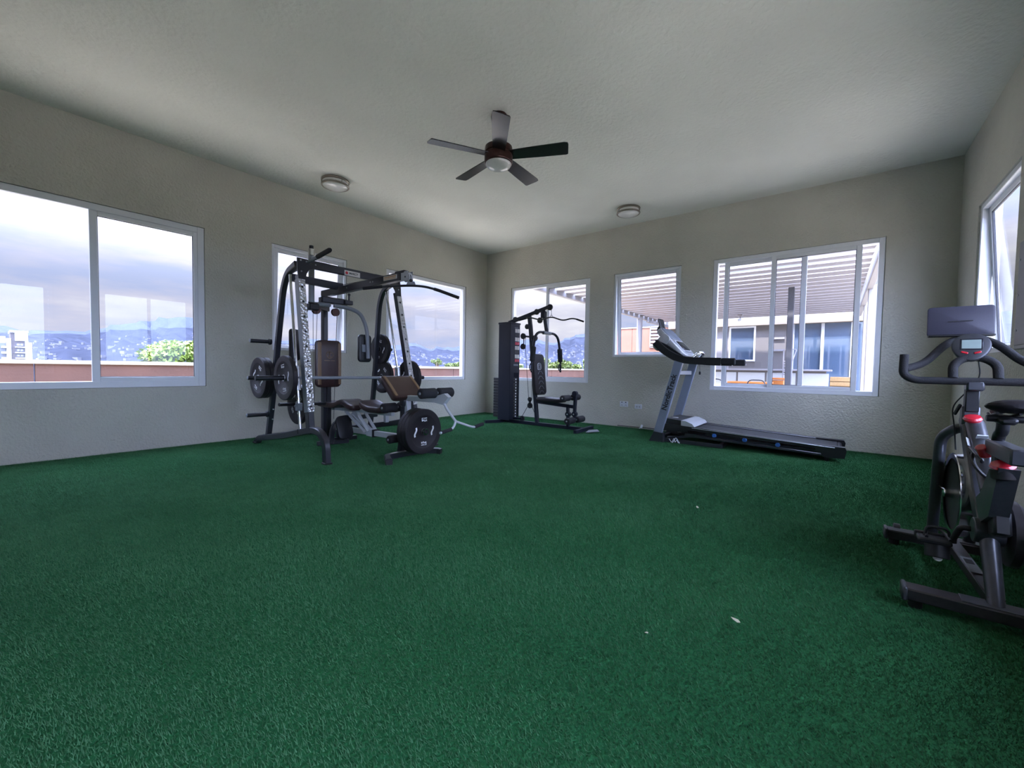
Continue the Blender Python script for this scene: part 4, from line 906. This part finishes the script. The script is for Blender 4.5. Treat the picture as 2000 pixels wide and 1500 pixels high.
hn = part('tablet_holder', G().pad((6.2, 2.06, 1.69), ux, V((0,.22,.97)), .22, .15, .012, .015, .004).box((6.2, 2.02, 1.615), (.22,.05,.014), bev=.004), M['char'], t); part('holder_neck', G().tube(fillet([(6.2, 2.06, 1.56), (6.2, 2.11, 1.60), (6.2, 2.07, 1.66)], .03), .028, 12), M['black'], hn)
part('safety_cord', G().tube([(6.2, 1.52, 1.17), (6.195, 1.51, 1.08), (6.2, 1.506, .995)], .0025, 6), M['black'], t); part('safety_key', G().box((6.2, 1.506, .975), (.03,.025,.045), bev=.005), M['black'], t)
t = thing('cable_tie', 'tangled white cord lying over the floor rail of the treadmill', 'cord', (5.83, 1.72, .06))
part('strand', G().tube(fillet([(5.80, 1.78, .065), (5.82, 1.75, .012), (5.82, 1.72, .075), (5.81, 1.70, .02), (5.82, 1.68, .06), (5.81, 1.66, .018), (5.82, 1.64, .03)], .01), .004, 6).tube(fillet([(5.79, 1.73, .015), (5.81, 1.69, .09), (5.80, 1.64, .015)], .02), .004, 6), M['plastic'], t)

# ------------------------------------------------------------------ exercise bike
BY = -.535
t = thing('exercise_bike', 'gunmetal spin bike with tablet tray and red knobs beside the right wall', 'exercise bike', (2.9, BY, 0))
def stab(x, z=.062):
    s_ = part('stabiliser', G().bar((x, BY+.265, z), (x, BY-.265, z), .085, .05, bev=.006), M['bikedark'], t)
    for k in (-1, 1):
        part('end_cap', G().box((x, BY+k*.268, z), (.092, .018, .058), bev=.005), M['bikegrey'], s_)
        part('levelling_foot', G().cyl((x, BY+k*.23, .0), (x, BY+k*.23, .04), .024, 14), M['black'], s_)
    part('top_plate', G().box((x, BY-.03, z+.027), (.075, .26, .006), bev=.002), M['bikegrey'], s_)
stab(2.455); stab(3.30)
for k in (-1, 1): part('transport_wheel', G().cyl((3.36, BY+k*.20, .065), (3.36, BY+k*.23, .065), .04, 20), M['black'], t)
bb = part('base_beam', G().bar((3.28, BY+.015, .10), (2.46, BY, .095), .05, .045), M['bikedark'], t); lb = part('warning_label', G().box((2.80, BY+.01, .1245), (.20, .04, .002)), M['steel'], bb); part('print', G().box((2.84, BY+.01, .1258), (.06, .028, .001)), M['darkletter'], lb)
part('front_tube', G().sweep([(3.08, BY, .79), (2.80, BY, .47), (2.66, BY, .345)], .055, .07, (0,1,0)), M['bikegrey'], t)
part('crank_housing', G().cyl((2.63, BY-.045, .335), (2.63, BY+.045, .335), .052, 24), M['bikegrey'], t)
part('rear_tube', G().tube([(2.645, BY, .37), (2.56, BY, .24), (2.455, BY, .075)], [.030, .029, .026], 20), M['bikegrey'], t)
dt = part('down_tube', G().cyl((3.00, BY-.012, .765), (2.66, BY-.01, .50), .034, 20), M['bikegrey'], t); part('sticker', G().bar((2.905, BY+.018, .695), (2.865, BY+.018, .663), .002, .04, up=(0,.7,.7), bev=0).box((2.872, BY-.012, .708), (.05,.035,.004), Matrix.Rotation(.66, 3, 'Y')), M['plastic'], dt, 'white sticker')
cg = part('bottle_cage', G().tube(fillet([(2.80, BY+.01, .635), (2.75, BY+.04, .65), (2.68, BY+.04, .60), (2.66, BY, .55), (2.68, BY-.04, .60), (2.75, BY-.04, .65), (2.80, BY-.01, .635)], .03), .007, 8), M['black'], t)
part('seat_tube', G().prism([(2.505, BY-.028, .645), (2.40, BY-.028, .645), (2.50, BY-.028, .43), (2.62, BY-.028, .37), (2.70, BY-.028, .46), (2.63, BY-.028, .50)], (0,.056,0)), M['bikegrey'], t)
part('seat_tube_boot', G().box((2.53, BY-.01, .40), (.09,.05,.10), Matrix.Rotation(.35, 3, 'Y'), bev=.008), M['black'], t)
part('slider_box', G().box((2.45, BY, .705), (.33, .055, .06), bev=.006), M['bikegrey'], t); part('slider_post', G().box((2.50, BY, .665), (.06,.05,.05), bev=.006), M['black'], t)
part('seat_stem', G().tube(fillet([(2.575, BY, .72), (2.56, BY, .76), (2.52, BY, .775), (2.515, BY, .815)], .02), .019, 14), M['black'], t)
part('seat_clamp', G().box((2.50, BY, .825), (.12, .05, .03), bev=.01).cyl((2.50, BY-.05, .83), (2.50, BY+.05, .83), .014, 12), M['black'], t)
g = G(); prof = [(2.755,.012,.842,.014),(2.74,.022,.846,.022),(2.70,.026,.855,.022),(2.64,.032,.866,.022),(2.58,.048,.870,.024),(2.52,.082,.874,.026),(2.46,.105,.880,.026),(2.42,.105,.886,.026),(2.395,.08,.888,.02),(2.385,.04,.888,.01)]
rings = [[V((x, BY-.025+hw*.86*math.cos(a), z+th*math.sin(a)*(1 if math.sin(a) > 0 else .9))) for a in [2*PI*k/18 for k in range(18)]] for x, hw, z, th in prof]
g._rings(rings); part('saddle', g, M['rubber'], t)
part('saddle_rail', G().tube(fillet([(2.68, BY+.01, .838), (2.58, BY+.025, .835), (2.45, BY+.03, .855)], .03), .005, 8).tube(fillet([(2.68, BY-.01, .838), (2.58, BY-.025, .835), (2.45, BY-.03, .855)], .03), .005, 8), M['black'], t)
def knob(c, ax, r=.03):
    return part('knob', G().lathe(c, ax, [(.012,-.03),(.014,-.012),(r*.9,-.004),(r,.006),(r*.85,.016),(r*.3,.021)], 24), M['red'], t, 'red adjustment knob')
knob((2.98, BY+.0, .785), (-.35,.1,.9), .034); knob((2.44, BY+.01, .645), (-.3,.2,.9), .036)
part('knob_base', G().cyl((2.44, BY+.006, .60), (2.44, BY+.01, .64), .036, 20), M['bikedark'], t); part('brake_knob', G().cyl((2.62, BY+.02, .66), (2.60, BY+.04, .70), .02, 16), M['red'], t, 'red lever knob')
part('cross_stay', G().bar((2.84, BY+.03, .66), (2.62, BY+.03, .635), .012, .02), M['black'], t)
# head tube, post, handlebar
part('head_tube', G().box((3.04, BY, .80), (.062,.062,.10), bev=.008), M['bikegrey'], t); part('handlebar_post', G().box((3.025, BY, .89), (.045,.048,.14), bev=.004), M['black'], t)
part('post_lever', G().bar((3.06, BY+.05, .80), (3.03, BY+.035, .855), .012, .016), M['black'], t)
part('bar_clamp', G().box((2.985, BY, .95), (.06,.062,.05), bev=.008), M['bikegrey'], t)
hbk = part('handlebar', G().tube(fillet([(2.985, BY+.255, 1.105), (2.975, BY+.258, 1.0), (2.975, BY+.215, .972), (2.975, BY-.215, .972), (2.975, BY-.258, 1.0), (2.985, BY-.255, 1.105)], .05, 7), .0185, 14), M['foam'], t)
for k in (-1, 1):
    part('forward_arm', G().tube(fillet([(2.985, BY+k*.25, 1.03), (3.05, BY+k*.17, 1.06), (3.10, BY+k*.10, 1.15), (3.14, BY+k*.055, 1.185), (3.15, BY, 1.19)], .08, 7), .0185, 14), M['foam'], hbk)
part('inner_arch', G().tube(fillet([(2.975, BY+.075, .985), (3.0, BY+.075, 1.055), (3.02, BY+.03, 1.09), (3.02, BY-.03, 1.09), (3.0, BY-.075, 1.055), (2.975, BY-.075, .985)], .05, 7), .0185, 14), M['foam'], hbk)
# console: egg-shaped meter
cn = V((-.93, .12, .36)).normalized(); cu = V((0,0,1)); cr_ = cn.cross(cu).normalized()*-1; cu = cr_.cross(cn)*-1
cu = cu if cu.z > 0 else -cu; cr_ = cu.cross(cn)
cc = V((3.02, BY+.012, 1.145)); out = [(.068*math.sin(a)*(1-.12*math.cos(a+PI)), .075*math.cos(a)) for a in [2*PI*k/28 for k in range(28)]]
g = G(); g._rings([[cc+(cr_*x+cu*y)*s_+cn*d for x, y in out] for s_, d in ((.7,-.05),(.95,-.03),(1,-.012),(.96,-.003),(.88,0))]); ms = part('meter', g, M['bikegrey'], t, 'egg shaped meter with grey display')
part('display', G().box(cc+cu*.012+cn*.001, (.066,.048,.003), Matrix((cr_, cu, cn)).transposed(), bev=.001), M['lcd'], ms); part('bezel', G().box(cc+cu*.012-cn*.0005, (.078,.060,.003), Matrix((cr_, cu, cn)).transposed(), bev=.001), M['screen'], ms)
for k in (-1, 1): part('button', G().box(cc-cu*.033+cr_*k*.022+cn*.001, (.026,.010,.005), Matrix((cr_, cu, cn)).transposed() @ Matrix.Rotation(k*.35, 3, 'Z'), bev=.002), M['red'], ms, 'red button')
# tablet tray behind the meter
tr_ = part('tablet_tray', G().pad((3.17, -.503, 1.285), (0,-1,0), (.12,0,1), .245, .158, .018, .014, .004), M['tray'], t, 'dark tablet tray'); part('tray_lip', G().box((3.145, -.503, 1.208), (.05,.24,.012), bev=.004), M['black'], tr_)
part('tray_lettering', G().box((3.1575, -.478, 1.284), (.003, .040, .005)).box((3.1575, -.525, 1.286), (.003, .046, .005)), M['darkletter'], tr_)
part('meter_cable', G().tube(fillet([(3.05, BY-.02, 1.08), (3.04, BY-.03, .99), (3.07, BY+.06, .84), (3.08, BY+.045, .74), (3.05, BY+.04, .62)], .04), .003, 6), M['black'], t)
# fork, flywheel, guard, cranks
part('fork', G().tube(fillet([(3.31, BY+.072, .085), (3.20, BY+.078, .50), (3.17, BY+.078, .67), (3.10, BY+.03, .73), (3.10, BY-.03, .73), (3.17, BY-.078, .67), (3.20, BY-.078, .50), (3.31, BY-.072, .085)], .08, 7), .0245, 16), M['bikegrey'], t)
fw_ = part('flywheel', G().lathe((3.02, BY+.045, .40), (0,-1,0), [(.02,0),(.17,.004),(.185,-.004),(.205,-.006),(.205,.036),(.185,.034),(.17,.028),(.02,.03)], 56), M['bikedark'], t); part('chrome_rim', G().lathe((3.02, BY+.0515, .40), (0,-1,0), [(.178,0),(.203,-.0015),(.207,.002),(.207,.044),(.203,.047),(.178,.045)], 56, caps=False), M['chrome'], fw_, 'chrome flywheel rim'); part('hub', G().cyl((3.02, BY+.08, .40), (3.02, BY-.08, .40), .022, 18), M['chrome'], fw_)
part('brake_bar', G().bar((3.235, BY+.075, .40), (3.02, BY+.06, .405), .01, .008), M['chrome'], t)
part('chain_guard', G().lathe((2.70, BY-.055, .325), (0,-1,0), [(.02,0),(.12,.0),(.138,.01),(.14,.035),(.125,.05),(.02,.052)], 44).box((2.88, BY-.08, .37), (.32, .045, .12), Matrix.Rotation(-.2, 3, 'Y'), bev=.02), M['bikedark'], t)
for k in (1, -1):
    a = V((2.63, BY+k*.05, .335)); b = a+V((k*.03 if k > 0 else .05, k*.045, -.085 if k > 0 else .02)) if k > 0 else a+V((-.10, -.085, .07))
    cr = part('crank', G().tube(fillet([a, a+V((0, k*.03, 0)), b+V((0, 0, .02)), b], .02), .012, 10), M['black'], t)
    p = b+V((0, k*.05, 0))
    pe = part('pedal', G().box(p+V((0,k*.012,0)), (.095, .11, .022), bev=.006).box(p+V((.04,k*.012,.004)), (.02,.12,.03), bev=.005), M['black'], t); part('toe_cage', G().tube(fillet([p+V((-.03,-.038,.015)), p+V((.07,-.03,.02)), p+V((.085,0,.04)), p+V((.07,.03,.02)), p+V((-.03,.038,.015))], .02), .006, 8).tube(fillet([p+V((0,-.042,0)), p+V((.01,-.035,.055)), p+V((.01,.035,.055)), p+V((0,.042,0))], .02), .006, 8), M['black'], pe)
    part('counterweight', G().cyl(p+V((-.02,0,-.075)), p+V((0,0,-.01)), .042, 20), M['black'], pe); part('pedal_badge', G().cyl(p+V((-.034,0,-.07)), p+V((-.03,0,-.074)), .016, 16), M['letter'], pe)

# ------------------------------------------------------------------ small things on walls and floor
t = thing('wall_socket', 'white double wall socket with two switches, left of the pair on the back wall', 'socket', (XW, 2.905, .405), group='white sockets on the back wall')
pl = part('socket_plate', G().box((XW-.006, 2.905, .405), (.012, .15, .092), bev=.004), M['plastic'], t)
for y in (2.94, 2.87): part('rocker_switch', G().box((XW-.014, y, .435), (.006, .018, .018), bev=.002), M['darkletter'], pl); part('pin_holes', G().box((XW-.0125, y, .39), (.002, .008, .012)).box((XW-.0125, y-.014, .378), (.002, .010, .006)).box((XW-.0125, y+.014, .378), (.002, .010, .006)), M['darkletter'], pl)
t = thing('wall_socket', 'small white wall socket, right of the pair on the back wall', 'socket', (XW, 2.646, .378), group='white sockets on the back wall')
pl = part('socket_plate', G().box((XW-.006, 2.646, .378), (.012, .125, .078), bev=.004), M['plastic'], t)
for y in (2.668, 2.624): part('outlet_face', G().box((XW-.013, y, .376), (.003, .03, .034), bev=.003), M['silverp'], pl)
t = thing('power_cord', 'dark power cord on the turf at the wall with a white plug', 'cord', (6.85, 2.45, .02))
part('cord', G().tube(fillet([(6.86, 3.0, .025), (6.84, 2.75, .028), (6.86, 2.5, .03), (6.82, 2.25, .03), (6.62, 2.05, .03)], .1), .006, 8), M['black'], t); part('plug', G().cyl((6.83, 2.565, .022), (6.86, 2.56, .07), .018, 12).cyl((6.825, 2.575, .022), (6.81, 2.59, .02), .01, 10), M['plastic'], t, 'white plug')
t = thing('electrical_panel', 'grey metal electrical panel on the right wall beside the window', 'panel', (4.62, YR, 1.6))
part('panel_box', G().box((4.53, YR+.008, 1.60), (.50, .016, .80), bev=.006), M['steel'], t); pd = part('panel_door', G().box((4.53, YR+.018, 1.60), (.45, .006, .74), bev=.003), M['steel'], t)
for z in (1.86, 1.60, 1.34): part('rivet', G().cyl((4.72, YR+.02, z), (4.72, YR+.025, z), .008, 10), M['silverp'], pd)
for (x, y, a, s_, lab) in ((3.136, .748, .4, .016, 'tiny pale leaf scrap on the turf in front of the treadmill'), (1.80, .275, 1.2, .017, 'pale dry leaf scrap on the turf, nearest the camera on the right'), (1.50, .52, 2.3, .007, 'tiny pale crumb on the turf near the bottom centre')):
    g = G(); c = V((x, y, .022)); R = Matrix.Rotation(a, 3, 'Z')
    g.prism([c+R@V(p)*s_ for p in ((-1,-.2,0),(-.3,-.5,.2),(.6,-.4,.1),(1.1,.1,.3),(.3,.5,.2),(-.6,.4,0))], (0,0,.002)); single('leaf_scrap', g, M['paper'], lab, 'litter', 'leaf scraps on the turf', loc=c)
